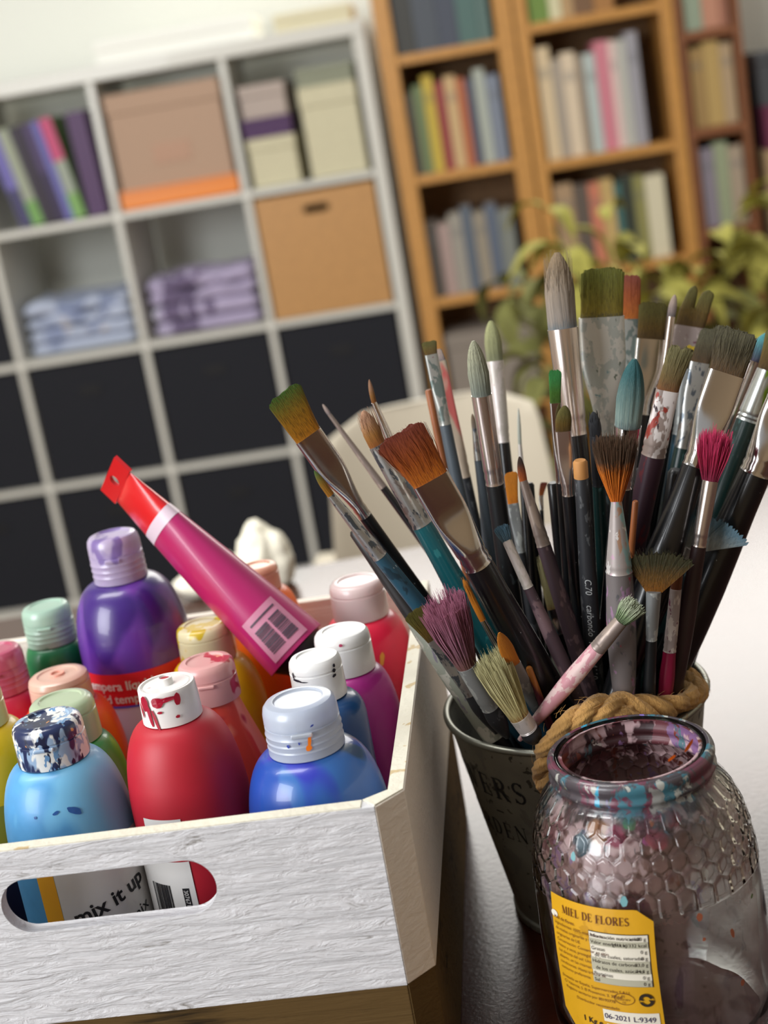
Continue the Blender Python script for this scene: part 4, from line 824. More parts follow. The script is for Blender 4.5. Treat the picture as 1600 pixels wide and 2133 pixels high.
lrect(WDT - .0255, .0565, WDT, HB - .0005, m_lw, .0014, 'barcode_panel'); q = MB(); rnd = random.Random(3); xx = WDT - .0245
while xx < WDT - .001:
    h = rnd.choice((.0003, .0005, .0009)); wrapped(q, rect2d(xx, -(HB - .001), min(xx + h, WDT), -.0572), lambda X, Y: LF(.0017)(X, -Y)); xx += h + rnd.choice((.0003, .0005, .0007))
q.build('barcode', m_pur2, lab, 0)
ltxt('1 Kg e', WDT - .038, .0585, .0040, m_ink2, .0015, .015); lring(.0022, .0093, .0022, .0016, .0022, 0, 360, m_lw, 'seal')
# ------------------------------------------------------------------ paintbrushes
def sup(c, n): return math.copysign(abs(c) ** (2.0 / n), c)
def ringz(z, w_, d, n=2.0, seg=28, ox=0.0, oy=0.0):
    return [(ox + w_ / 2 * sup(math.cos(2 * PI * i / seg), n), oy + d / 2 * sup(math.sin(2 * PI * i / seg), n), z) for i in range(seg)]
def bristle_mesh(kind, z0, L, w0, w1, d0, lean, seed, fuzz=0, jag=.04, skew=0.0, notch=False, groove=.06, thin=.3):
    rnd = random.Random(seed); seg = 56; q = MB(); gr = [rnd.uniform(0, 1) for _ in range(seg)]; jg = [rnd.uniform(-1, 1) for _ in range(seg)]; rings = []; nr = 14
    rp = [1, 1.03, 1.06, 1.08, 1.09, 1.09, 1.08, 1.05, 1.01, .95, .87, .77, .63, .44, .17]
    for k in range(nr + 1):
        f = k / nr; ring = []
        for i in range(seg):
            an = 2 * PI * i / seg; ex = 3.2 if kind in ('flat', 'fork') else 2.0; u, v = sup(math.cos(an), ex), sup(math.sin(an), ex)
            if kind in ('flat', 'fork'): W = w0 + (w1 - w0) * f; D = d0 * (1 - (1 - thin) * f)
            elif kind == 'mop': W = w0 + (w1 * .88 - w0) * f ** .85; D = d0 + (w1 * .64 - d0) * f ** .85
            elif kind == 'filbert': W = w0 * (rp[k] if f > .45 else 1 + (w1 / w0 - 1) * f) ; D = d0 * rp[k]
            else: W = w0 * (1 + (rp[k] - 1) * 1.0); D = W * .9
            g = 1 - groove * gr[i] * min(1, f * 4); cut = 0.0
            if kind in ('flat', 'fork'): cut = -jag * jg[i] * .5 + skew * u + (.10 * abs(u) ** 6)
            if kind == 'mop': cut = .13 + .10 * (u * u) - jag * .4 * jg[i]
            if notch: cut += max(0, .62 - abs(u + .12) * 3.4)
            z = z0 + L * (f - cut * f ** 2.2); ring.append((W / 2 * u * g + lean * f ** 1.3, D / 2 * v * g, z))
        rings.append(ring)
    q.loft(rings)
    if notch:                                       # hairs stuck together into two prongs with a gap between
        q = MB()
        def prong(u0, u1, v0, v1, z_a, z_b, rnd_top):
            rr = []
            for k in range(11):
                f = k / 10; c0, c1 = u0 + (v0 - u0) * f, u1 + (v1 - u1) * f; tp = 1 if f < .75 or not rnd_top else math.sqrt(max(.02, 1 - ((f - .75) / .25) ** 2)); W = w0 + (w1 - w0) * (z_a + (z_b - z_a) * f - z0) / L
                rr.append([(W / 2 * ((c0 + c1) / 2 + (c1 - c0) / 2 * tp * sup(math.cos(2 * PI * i / 32), 3)) + lean * ((z_a + (z_b - z_a) * f - z0) / L) ** 1.3, d0 / 2 * (1 - .6 * (z_a + (z_b - z_a) * f - z0) / L) * sup(math.sin(2 * PI * i / 32), 3) * (1 - groove * gr[i]), z_a + (z_b - z_a) * f) for i in range(32)])
            q.loft(rr)
        prong(-1, 1, -1, 1, z0, z0 + L * .5, False); prong(-1, .0, -.72, -.22, z0 + L * .42, z0 + L * 1.03, True); prong(-.04, 1, .12, .92, z0 + L * .42, z0 + L * .97, True)
    if kind == 'mop':
        sp_ = .018 + max(0, jag - .06) * .7
        for h in range(420):
            an = rnd.uniform(0, 2 * PI); r = math.sqrt(rnd.uniform(.02, 1.12)); u, v = math.cos(an) * r, math.sin(an) * r; te = rnd.uniform(.90, 1.05) - .05 * r * r
            P0 = Vector((w0 / 2 * u * .9, d0 / 2 * v * .9, z0)); P1 = Vector((w1 / 2 * u + lean * te + rnd.gauss(0, sp_) * w1, w1 * .375 * v + rnd.gauss(0, sp_) * w1, z0 + L * (te + rnd.gauss(0, sp_ * .9)))); M = P0.lerp(P1, .6) + Vector((u, v * .8, 0)) * w1 * .035; rr = rnd.uniform(.00022, .00038)
            q.tube([P0, M, P1], [rr, rr, rr * .35], 3, False)
    for h in range(fuzz):
        an = rnd.uniform(0, 2 * PI); r = math.sqrt(rnd.uniform(.35, 1)); u, v = math.cos(an) * r, math.sin(an) * r; Wt = (w1 if kind in ('mop', 'flat') else w0) * rnd.uniform(.9, 1.14); Dt = (d0 * thin if kind == 'flat' else Wt * .8 if kind == 'mop' else d0)
        ts = rnd.uniform(0, .5); te = rnd.uniform(.92, 1.06); P0 = Vector(((w0 + (w1 - w0) * ts) / 2 * u * .9 + lean * ts ** 1.3, (d0 + (Dt - d0) * ts) / 2 * v * .95, z0 + L * ts)); P1 = Vector((Wt / 2 * u + lean * te + rnd.gauss(0, .03) * w1, Dt / 2 * v * 1.1 + rnd.gauss(0, .03) * w1, z0 + L * te * (1 - .06 * u * u)))
        M = (P0 + P1) / 2 + Vector((u * .04 * w1, v * .03 * w1, 0)); rr = rnd.uniform(.00010, .00018); q.tube([P0, M, P1], [rr, rr, rr * .4], 3, False)
    return q
BRN = [0]; PINFO = []
YY = [(0.6951, 0.7287), (0.6684, 0.6762), (0.7070, 0.6873), (0.7638, 0.7529), (0.6909, 0.6921), (0.7278, 0.7342), (0.6471, 0.6766), (0.6482, 0.6659), (0.6663, 0.6763), (0.6479, 0.6541), (0.6291, 0.6965), (0.6612, 0.6673), (0.6842, 0.6823), (0.7009, 0.7143), (0.7898, 0.7664), (0.7562, 0.7454), (0.7818, 0.7683), (0.7750, 0.7650), (0.7593, 0.7570), (0.7325, 0.7330), (0.6958, 0.6848), (0.7754, 0.7593), (0.7800, 0.7650), (0.6687, 0.6661), (0.7218, 0.7271), (0.7456, 0.7266), (0.6886, 0.7157), (0.6866, 0.7047), (0.6780, 0.6903), (0.6843, 0.7057), (0.7581, 0.7454), (0.7900, 0.7751), (0.6657, 0.6932), (0.6523, 0.6627), (0.7789, 0.7645), (0.7779, 0.7586), (0.7909, 0.7723), (0.6998, 0.7120), (0.7685, 0.7633), (0.7558, 0.7502), (0.6934, 0.6805), (0.6754, 0.6751), (0.6843, 0.6946), (0.6521, 0.6641), (0.6352, 0.6506), (0.7202, 0.7320), (0.6651, 0.6692), (0.6923, 0.7033), (0.7347, 0.7301), (0.7555, 0.7437), (0.7695, 0.7587), (0.6673, 0.6866), (0.7214, 0.7322), (0.7450, 0.7092), (0.7249, 0.7354), (0.7318, 0.7323), (0.7518, 0.7436), (0.7163, 0.7170), (0.7434, 0.7375)]
def brush(label, kind, Tp, F1, F2, Bp, wpx, yy, br, fe, ha, tw=0.0, fer='round', fuzz=0, jag=.04, skew=0.0, notch=False, groove=.06, thin=.3, dth=None, rings_=2, belly=1.06, endw=.28, extra=None, lo=None, tipm=None, name='paintbrush', group='paintbrushes in the pail'):
    BRN[0] += 1; yT, yB = YY[BRN[0] - 1] if YY else yy; wT, wF1, wF2, wH = wpx
    tF = max(0.0, min(1.0, math.hypot(F1[0] - Tp[0], F1[1] - Tp[1]) / max(1, math.hypot(Bp[0] - Tp[0], Bp[1] - Tp[1]))))
    yF = yT + (yB - yT) * tF; PF = at(F1[0], F1[1], yF); PB = at(Bp[0], Bp[1], yB); A = (PF - PB).normalized()
    E = PB.copy(); r_h = wH * scl(PB) * .3
    for _ in range(400):
        Nx = E - A * .001; rad = math.hypot(Nx.x - PX, Nx.y - PY)
        if Nx.z < TT + .0065 or (Nx.z < TT + PH + .004 and rad > pr(Nx.z) - .0035 - r_h): break
        E = Nx
    if E.z > TT + PH - .012:
        PINFO.append((label[:40], round(E.z - TT, 3), round(E.x - PX, 3), round(E.y - PY, 3)))
    c = CAM - PF; Y = -(c - A * c.dot(A)).normalized(); X = Y.cross(A); ca, sa = math.cos(tw), math.sin(tw); X, Y = X * ca + Y * sa, Y * ca - X * sa
    Mx = Matrix((X, Y, A)).transposed(); t = thing(name, label, 'brush', E, 0, group); t.rotation_mode = 'QUATERNION'; t.rotation_quaternion = Mx.to_quaternion()
    inv = Mx.transposed(); loc = lambda P: inv @ (P - E)
    zF1 = loc(PF).z
    def z_of(p):                                    # height along the axis whose picture is nearest the pixel p
        d = ray(*p).normalized(); w0 = E - CAM; b = A.dot(d); dd = A.dot(w0); e = d.dot(w0); return (b * e - dd) / (1 - b * b)
    zF2 = z_of(F2); mF1 = wF1 * scl(PF); mF2 = wF2 * scl(PF); mH = wH * scl(PF); mT = wT * scl(PF)
    if kind != 'stick':
        PT = at(Tp[0], Tp[1], yT - 0.0); zT = z_of(Tp); s_ = CAM + (ray(*Tp)) * ((E + A * zT - CAM).dot(Fw) / 1.0); lt = loc(s_); lean = lt.x
        L = zT - zF1; dd = dth * scl(PF) if dth else (mF1 * .30 if fer == 'flat' else mF1 * .9)
        if kind == 'fan':
            q = MB(); half = math.atan2(mT / 2, L); n = 64; nr = 8; rnd = random.Random(BRN[0]); jj = [rnd.uniform(.93, 1.03) for _ in range(n + 1)]
            for side in (0, 1):
                V = []; Fs = []
                for k in range(nr + 1):
                    for i in range(n + 1):
                        a = -half + 2 * half * i / n; f = k / nr; x = mF1 * .45 * (a / half) + math.sin(a) * L * f * jj[i]; z = zF1 - .001 + math.cos(a) * L * f * jj[i]; y = (1 if side else -1) * (mF1 * .16 * (1 - f * .8) + .0002 * jj[(i * 5) % 65] * f); V.append((x + lean * f, y, z))
                for k in range(nr):
                    for i in range(n):
                        a = k * (n + 1) + i; fc = (a, a + 1, a + n + 2, a + n + 1); Fs.append(fc if not side else tuple(reversed(fc)))
                q.add(V, Fs)
            for h in range(160):
                a = rnd.uniform(-half, half) * 1.02; r0 = rnd.uniform(.1, .5); r1 = rnd.uniform(.95, 1.06); y = rnd.uniform(-1, 1) * mF1 * .12; bs = Vector((mF1 * .45 * a / half, y, zF1)); dr = Vector((math.sin(a), 0, math.cos(a))); q.tube([bs + dr * L * r0, bs + dr * L * r1], [.00012, .00005], 3, False)
        else:
            q = bristle_mesh(kind, zF1 - .0012, L + .0012, mF1 * .95, mT, dd * .92, lean, BRN[0], fuzz, jag, skew, notch, groove, thin)
        q.build('bristles', br, t, 60)
        # ferrule
        dF = dd if fer == 'flat' else mF1; rs = []; LF_ = zF1 - zF2
        for k in range(25):
            f = 1 - k / 24; z = zF2 + LF_ * f; g = max(0.0, min(1.0, (f - .12) / .55)); sm = g * g * (3 - 2 * g)
            if fer == 'flat': W = mF2 + (mF1 - mF2) * sm; D = mF2 + (dF - mF2) * sm; ex = 2 + 2.2 * sm
            else: W = mF2 + (mF1 - mF2) * f; D = W; ex = 2
            if rings_ and f < .22:
                for rc in (.06, .14)[:rings_]:
                    if abs(f - rc) < .022: W *= .93; D *= .93
            rs.append(ringz(z, W, D, ex))
        rs.insert(0, ringz(zF1, mF1 * .94, dF * .94, 4.2 if fer == 'flat' else 2)); rs = rs[::-1]
        MB().loft(rs).build('ferrule', fe, t, 40)
        zh = zF2 - .0002; w_top = mF2 * .97
    else:
        zh = z_of(Tp); w_top = wF1 * scl(PF)
    if zh > .004:
        hs = []
        for k in range(13):
            f = k / 12; s1 = min(1, f / .3); W = w_top + (mH * belly - w_top) * s1 * s1 * (3 - 2 * s1) if f < .3 else mH * belly + (mH * endw - mH * belly) * ((f - .3) / .7) ** 1.6; hs.append(ringz(zh * (1 - f) + .0008 * f, W, W))
        if kind == 'stick': hs.insert(0, ringz(zh + w_top * .22, w_top * .7, w_top * .7))
        hb = MB().loft(hs[::-1]).build('handle', ha, t, 50)
        if kind == 'stick' and tipm:
            MB().loft([ringz(zh - .007, w_top * 1.06, w_top * 1.06), ringz(zh + w_top * .12, w_top * 1.05, w_top * 1.05), ringz(zh + w_top * .28, w_top * .8, w_top * .8)]).build('wooden_end', tipm, t, 50)
        if extra: extra(t, zh, mH)
    return t
# bristle colours
b_amber_green = bristle('amber_green_bristle', '#a8690a', '#8c630c', '#3f6224', streak=.7, at_=(0, .5, .95)); b_rust = bristle('rust_bristle', '#ac5e0c', '#964810', '#78382a', streak=.6, at_=(0, .45, .95), dark='#5c2410'); b_tan = bristle('tan_bristle', '#8a4a18', '#96662c', '#a87e62')
b_olive = bristle('olive_bristle', '#33352c', '#6e5e0e', '#5e601a', at_=(0, .12, .8)); b_olive2 = bristle('brown_olive_bristle', '#46300c', '#5c460e', '#56501c'); b_olive3 = bristle('dark_olive_bristle', '#4a300e', '#40341a', '#4a4630', streak=.6)
b_grey = bristle('grey_bristle', '#5a676e', '#8c8278', '#867258', at_=(0, .15, .85)); b_grey2 = bristle('grey_green_bristle', '#66706a', '#8e9280', '#9a9a80', streak=.65); b_pale = bristle('pale_green_bristle', '#7c8064', '#8e9068', '#989a6c')
b_teal = bristle('teal_bristle', '#4c5456', '#78887f', '#184c4e', at_=(0, .15, .8), dark='#3c5c60'); b_pink = bristle('pink_bristle', '#6c4a3c', '#845866', '#a4647a', at_=(0, .3, .8), streak=.35); b_cream = bristle('cream_bristle', '#8a5a20', '#c2b47c', '#c4bd8c', at_=(0, .13, .7), streak=.35)
b_brown = bristle('brown_tipped_orange_bristle', '#b85c0c', '#b86414', '#43301f', at_=(0, .42, .6), streak=.25); b_orange = bristle('orange_bristle', '#c8700e', '#d07c14', '#c87a1c', streak=.25); b_crim = bristle('crimson_bristle', '#6c1434', '#a81c44', '#c0305c', streak=.35)
b_green = bristle('green_bristle', '#3c5410', '#3c661a', '#2f7c3c'); b_black = bristle('black_bristle', '#16171a', '#1c1e22', '#24262a'); b_blue = bristle('blue_grey_bristle', '#4a6270', '#6a8a9c', '#5f8296'); b_white = bristle('white_green_bristle', '#2a3c20', '#7c9068', '#b8c0a4')
b_fan = bristle('blue_white_fan_bristle', '#9a9a92', '#9aa4a4', '#5c7c8c', streak=.3); b_fan2 = bristle('brown_olive_fan_bristle', '#7c4a0c', '#5c3e10', '#2e2c14', at_=(0, .3, .65)); b_purple = bristle('mauve_teal_bristle', '#4c3a52', '#44626e', '#468a8e'); b_pinkish = bristle('pinkish_bristle', '#5a5a5e', '#9c8c88', '#b09c90'); b_fray = bristle('frayed_tan_bristle', '#6a3c14', '#5e4a20', '#66603a', at_=(0, .3, .8)); b_must = bristle('mustard_bristle', '#1c1c14', '#3a3410', '#b09410', at_=(0, .5, .85))
# ferrules
f_chr = mat('nickel_ferrule', '#d4d0cc', ss=3.2, rough=.16, metal=1.0); f_pink = mat('pinkish_nickel_ferrule', '#d8ccc6', ss=3.2, rough=.22, metal=.95); f_dirty = mat('stained_ferrule', '#a8a8a4', ss=3.2, rough=.32, metal=.8, splats=(('#5c646c', 90, .55, 2, .4), ('#8c8480', 60, .6, 5, .4)))
f_paint = mat('paint_caked_ferrule', '#c6c4bc', ss=3.2, rough=.4, metal=.55, splats=(('#aaaea8', 60, .52, 2, .6), ('#7c9496', 90, .66, 12, .6), ('#5f6a5c', 110, .66, 7, .5), ('#8a6cae', 130, .70, 4, .6), ('#8c9a38', 70, .72, 9, .5))); f_teal = mat('teal_stained_ferrule', '#a8aaa6', ss=3.2, rough=.35, metal=.6, splats=(('#74827f', 60, .50, 3, .5), ('#8a5a68', 90, .66, 6, .6)))
f_grn = mat('grey_green_caked_ferrule', '#86897c', ss=3.2, rough=.6, metal=.1, splats=(('#a8a498', 60, .55, 2, .5), ('#6c6470', 50, .6, 5, .5), ('#c08a7c', 80, .7, 8, 1))); f_mauve = mat('mauve_caked_ferrule', '#9a8c88', ss=3.2, rough=.5, metal=.25, splats=(('#c0b4ac', 60, .55, 3, .5), ('#6c3a4c', 90, .64, 6, .6), ('#b07a4c', 60, .7, 2, .6)))
f_red = mat('red_white_caked_ferrule', '#8c7c74', ss=3.2, rough=.5, metal=.2, splats=(('#d0c8c4', 55, .48, 4, .35), ('#8a2f22', 50, .56, 9, .45), ('#3c2a2e', 70, .66, 2, .6))); f_blue = mat('pale_blue_caked_ferrule', '#a39a96', ss=3.2, rough=.38, metal=.3, splats=(('#86a8a8', 30, .50, 2, .35), ('#a8846c', 34, .60, 6, .4), ('#b090a0', 36, .57, 9, .6), ('#d0ccc8', 60, .62, 14, .6)))
f_black = mat('black_ferrule', '#2a2c30', ss=3.2, rough=.4, metal=.4); f_lime = mat('lime_streaked_ferrule', '#c4c8c4', ss=3.2, rough=.25, metal=.75, splats=(('#8ab43c', 30, .55, 2, .2),)); f_wht = mat('whitish_ferrule', '#c8c2ba', ss=3.2, rough=.4, metal=.3, splats=(('#8a2c4c', 60, .68, 2, .7), ('#d8d0cc', 50, .5, 7, .4)))
f_brown = mat('brown_grey_ferrule', '#8a7c74', ss=3.2, rough=.4, metal=.4, splats=(('#a49488', 40, .5, 3, .3),)); f_gry = mat('grey_painted_ferrule', '#8e9190', ss=3.2, rough=.42, metal=.35, splats=(('#b4b8b4', 60, .55, 3, .4),))
# handles
SP = (('#c8c8c4', 170, .74, 3, .8),)
h_blk = mat('black_handle', '#0c0d10', ss=3.2, rough=.32, coat=.3, splats=SP); h_blk2 = mat('black_handle_worn', '#131517', ss=3.2, rough=.42, splats=(('#3a4446', 50, .62, 4, .4), ('#7c8684', 90, .72, 8, .5))); h_teal = mat('teal_handle', '#0f5c64', ss=3.2, rough=.3, coat=.3, splats=(('#2a7c80', 60, .64, 3, .6),)); h_dteal = mat('slate_teal_handle', '#24495a', ss=3.2, rough=.38, splats=(('#c0c4c0', 50, .70, 6, .5), ('#c8743c', 60, .74, 3, .8), ('#16303c', 40, .6, 9, .5)))
h_mess = mat('spattered_black_handle', '#1c1a1a', ss=3.2, rough=.45, splats=(('#c8703c', 55, .70, 3, .7), ('#4a7a3c', 60, .72, 6, .8), ('#7a8278', 40, .6, 9, .5))); h_mauve = mat('dark_mauve_handle', '#43333a', ss=3.2, rough=.5, splats=(('#6a5458', 40, .55, 3, .4), ('#8a8484', 110, .72, 6, .6))); h_slate = mat('slate_handle', '#4c565e', ss=3.2, rough=.5, vary=.1)
h_dgreen = mat('dark_green_handle', '#12302e', ss=3.2, rough=.35, coat=.3, splats=(('#3f6464', 40, .6, 3, .3),)); h_plum = mat('plum_handle', '#37202c', ss=3.2, rough=.45, splats=(('#5c1c24', 46, .62, 4, .5), ('#2c2c78', 60, .68, 8, .7))); h_grey = mat('grey_mauve_handle', '#67605f', ss=3.2, rough=.5, splats=(('#8a6c84', 40, .56, 3, .5), ('#8c3a48', 60, .68, 8, .8), ('#4c4a4c', 50, .58, 5, .4)))
h_pink = mat('pink_handle', '#c08890', ss=3.2, rough=.45, splats=(('#d0b4b0', 60, .52, 3, .6),)); h_crim = mat('crimson_handle', '#7c1434', ss=3.2, rough=.35, splats=(('#c05a78', 60, .66, 3, .4),)); h_wood = mat('bare_wood_handle', '#8a4f28', ss=3.2, rough=.5, vary=.15); h_red = mat('dark_red_brown_handle', '#2c1a1a', ss=3.2, rough=.4, splats=(('#8a2018', 46, .66, 3, .5), ('#2f2c80', 70, .70, 6, .8))); h_dk = mat('charcoal_handle', '#24262a', ss=3.2, rough=.5, splats=(('#4c4e50', 70, .6, 3, .5),))
# left fan
brush('flat amber brush with a green tip, leaning furthest left', 'flat', (588, 818), (641, 906), (757, 1076), (905, 1278), (82, 62, 30, 30), (.69, .70), b_amber_green, f_chr, h_blk, fer='flat', skew=-.02)
brush('small olive green brush with a slate teal handle in front of amber one', 'filbert', (655, 981), (689, 1031), (790, 1160), (905, 1300), (17, 17, 34, 42), (.66, .68), b_amber_green, f_dirty, h_dteal, fer='round')
def caked_end(t, zh, mH):
    rs = []
    for k in range(16):
        f = k / 15; z = zh - .050 - .075 * f; W = mH * (1.12 + .45 * math.sin(min(1, f * 1.6) * PI / 2)) * (1 if f > .04 else .9); rs.append(ringz(max(.001, z), W, W))
    MB().loft(rs[::-1]).build('ferrule', f_grn, t, 50)
brush('upturned black handled brush caked grey green, at the left rim', 'stick', (742, 1108), (742, 1108), (760, 1142), (1000, 1482), (30, 30, 34, 38), (.715, .672), None, None, h_mess, belly=1.02, endw=.8, extra=caked_end)
brush('thin stick brush with a pinkish tip, left of the tan mop', 'round', (672, 842), (686, 863), (803, 1012), (965, 1240), (8, 8, 17, 24), (.76, .75), b_pinkish, f_brown, h_blk, rings_=0)
brush('tan round-tipped brush with a bright teal handle', 'filbert', (756, 856), (786, 926), (880, 1092), (975, 1262), (44, 38, 46, 56), (.685, .69), b_tan, f_dirty, h_teal, fer='round', fuzz=40, dth=26)
brush('thin pointed brush standing behind the big rust coloured flat', 'round', (769, 791), (779, 838), (820, 945), (960, 1260), (9, 11, 22, 26), (.73, .735), b_tan, f_chr, h_blk, rings_=0)
brush('large flat rust coloured brush with a black handle, leaning left', 'flat', (830, 903), (896, 997), (993, 1176), (1160, 1468), (112, 82, 66, 72), (.635, .672), b_rust, f_chr, h_blk, fer='flat', skew=-.02, fuzz=110, jag=.07)
brush('splayed pink bristle mop with frayed hairs at the left rim', 'mop', (918, 1250), (972, 1385), (1022, 1472), (1040, 1505), (98, 44, 40, 40), (.648, .665), b_pink, f_gry, h_dk, fuzz=260, jag=.06)
brush('olive bristled brush with a paint-streaked silver ferrule, at left rim', 'flat', (863, 1272), (905, 1330), (975, 1448), (1020, 1505), (54, 34, 30, 32), (.668, .675), b_olive2, f_dirty, h_dk, fer='flat', fuzz=30)
brush('broad cream bristle mop sunk low at the front rim', 'mop', (1020, 1368), (1082, 1492), (1100, 1520), (1108, 1530), (80, 44, 42, 42), (.648, .662), b_cream, f_wht, h_dk, fuzz=200, jag=.05)
brush('orange filbert brush with a grey ferrule, beside the cream mop', 'filbert', (1040, 1318), (1070, 1384), (1122, 1482), (1142, 1520), (34, 32, 27, 26), (.658, .668), b_orange, f_gry, h_plum, fer='flat')
brush('bronze banded thin brush handle at the front rim', 'stick', (1102, 1392), (1102, 1392), (1110, 1410), (1145, 1508), (14, 14, 16, 17), (.665, .668), None, None, mat('bronze_handle', '#a8682c', rough=.35, splats=(('#5c2030', 30, .5, 3, .4),)), name='brush_handle')
brush('thin golden haired brush with a slim silver ferrule, behind black handle', 'round', (965, 1208), (1006, 1292), (1045, 1362), (1105, 1470), (16, 14, 18, 22), (.69, .688), b_orange, f_chr, h_dteal, fuzz=30)
brush('grey green filbert brush with a silver ferrule and spattered black handle', 'filbert', (986, 710), (1003, 822), (1028, 1008), (1078, 1330), (52, 43, 39, 42), (.70, .715), b_grey2, f_pink, h_blk2, fer='round', groove=.12, dth=38)
brush('pale green filbert brush at the back, behind the grey green one', 'filbert', (1022, 668), (1031, 752), (1045, 922), (1085, 1250), (40, 36, 26, 26), (.79, .765), b_pale, f_wht, h_blk, fer='round', dth=26)
brush('short stubby brush with a teal stained ferrule', 'flat', (893, 711), (898, 738), (926, 885), (1000, 1240), (33, 27, 25, 30), (.755, .748), b_olive2, f_teal, h_slate, fer='flat', dth=14)
brush('brush with a pinkish red ferrule hidden behind the teal stained one', 'flat', (910, 728), (917, 752), (965, 995), (1020, 1240), (20, 24, 27, 30), (.782, .768), b_pinkish, mat('pink_white_ferrule', '#b9a894', rough=.45, metal=.2, splats=(('#c0605c', 30, .52, 3, .3), ('#8a9a80', 40, .58, 6, .4))), h_dk, fer='flat', dth=10)
brush('bare brown wooden brush handle behind the teal stained brush', 'stick', (893, 815), (893, 815), (900, 860), (985, 1255), (15, 15, 18, 18), (.775, .765), None, None, h_wood, name='brush_handle')
brush('slate grey handled brush left of the spattered black handle', 'round', (984, 862), (988, 892), (997, 958), (1035, 1250), (8, 10, 18, 30), (.76, .75), b_grey, f_dirty, h_slate, rings_=0)
brush('small flat orange brush with a grey teal ferrule', 'flat', (1064, 984), (1069, 1048), (1082, 1150), (1115, 1330), (29, 23, 20, 22), (.735, .735), b_orange, f_gry, h_dk, fer='flat', dth=9)
brush('small round brush with rusty tip and long mauve grey ferrule', 'round', (1082, 951), (1090, 1001), (1133, 1136), (1208, 1372), (17, 17, 31, 35), (.688, .69), bristle('rusty_dark_bristle', '#b85c1c', '#9a4a18', '#2e2018'), f_brown, h_mauve)
brush('tiny white tipped brush with a black handle', 'round', (1080, 850), (1083, 925), (1087, 985), (1108, 1290), (9, 8, 12, 20), (.775, .76), bristle('white_bristle', '#b8c0b4', '#c8cec0', '#d0d4c8'), f_wht, h_blk, rings_=0)
brush('small rusty flat brush deep at the back, left of black handles', 'flat', (1133, 1005), (1127, 1032), (1122, 1062), (1140, 1320), (16, 9, 9, 12), (.78, .765), b_rust, f_chr, h_blk, fer='flat', rings_=0, dth=5)
brush('blue frizzy tipped brush with a pink smeared white ferrule', 'mop', (1043, 1098), (1055, 1124), (1102, 1222), (1196, 1432), (28, 20, 23, 30), (.666, .675), b_blue, f_wht, h_mauve, fuzz=150, jag=.1)
brush('upright cream haired brush with a rust stained root', 'filbert', (1127, 1160), (1152, 1268), (1165, 1318), (1185, 1400), (26, 24, 22, 22), (.725, .718), b_cream, f_chr, h_blk, fer='flat', fuzz=50)
# the upright middle
brush('largest grey round mop brush, tallest in the pail', 'filbert', (1160, 526), (1172, 684), (1200, 905), (1245, 1300), (66, 64, 50, 40), (.735, .73), b_grey, f_pink, h_blk, fer='round', fuzz=60, groove=.09, dth=56)
brush('bright green tipped small flat brush with a long silver ferrule', 'flat', (1156, 772), (1157, 838), (1164, 1004), (1195, 1350), (27, 24, 23, 26), (.70, .705), b_green, f_chr, h_blk, fer='flat', jag=.1, dth=12)
brush('short olive flat brush with a pinched silver ferrule', 'filbert', (1176, 845), (1173, 897), (1184, 1030), (1215, 1370), (38, 34, 29, 32), (.685, .695), b_olive2, f_pink, h_blk, fer='flat', dth=16)
def stick_text(t, zh, mH):
    q = MB(); r = mH * .5
    for s, dz in (('C.70', .058), ('carbondo', .072), ('HG 704110', .092)):
        v, f_ = text2d(s, .0044, 0, .2); q.add([((r + .0003) * math.sin(-.15 + (y - .001) / r), -(r + .0003) * math.cos(-.15 + (y - .001) / r), zh - dz - x) for x, y in [(a, b) for a, b in v]], f_)
    q.build('lettering', mat('white_print', '#b8bcbc', rough=.5), t, 0)
brush('black pencil-like handle with a bare wooden end and white print', 'stick', (1209, 966), (1209, 966), (1212, 1030), (1240, 1420), (29, 29, 32, 37), (.684, .694), None, None, h_dk, tipm=mat('cork_end', '#b07a40', rough=.7, vary=.1), belly=1.04, endw=.9, extra=stick_text, name='brush_handle')
brush('round black haired brush beside the wooden ended handle', 'round', (1236, 858), (1241, 905), (1250, 1010), (1268, 1360), (26, 26, 28, 32), (.712, .71), b_black, f_black, h_dgreen, fuzz=20)
brush('wide flat olive brush with a broad paint-caked silver ferrule', 'flat', (1254, 560), (1253, 660), (1264, 905), (1278, 1260), (92, 94, 48, 44), (.755, .74), b_olive, f_paint, h_blk, fer='flat', groove=.1, jag=.06, fuzz=40)
brush('flat orange brush behind the wide olive one, with loose hairs', 'flat', (1312, 574), (1312, 664), (1304, 870), (1302, 1200), (46, 46, 34, 34), (.785, .77), b_rust, f_teal, h_blk, fer='flat', fuzz=16)
brush('teal tipped filbert brush behind the brown splayed one', 'filbert', (1322, 748), (1308, 886), (1290, 1012), (1268, 1330), (66, 57, 48, 44), (.69, .70), b_teal, f_chr, h_blk, fer='round', groove=.12, dth=46)
brush('splayed brown tipped orange brush with a pale blue caked ferrule', 'mop', (1280, 912), (1284, 1042), (1282, 1190), (1300, 1440), (88, 22, 58, 60), (.655, .672), b_brown, f_blue, h_grey, fuzz=220, jag=.08, rings_=1)
brush('flat brown olive brush with a shining silver ferrule, at the back', 'flat', (1362, 630), (1355, 706), (1330, 862), (1310, 1180), (60, 58, 34, 34), (.785, .765), b_olive2, f_chr, h_blk, fer='flat')
brush('slim round pinkish brush right of the flat brown olive one', 'round', (1406, 614), (1398, 660), (1376, 810), (1335, 1160), (20, 18, 20, 24), (.765, .755), b_pinkish, f_pink, h_blk, rings_=0)
brush('forked brown flat brush split into two prongs', 'fork', (1462, 600), (1437, 680), (1400, 850), (1345, 1180), (64, 62, 36, 34), (.79, .772), b_olive2, f_mauve, h_blk, fer='flat', notch=True)
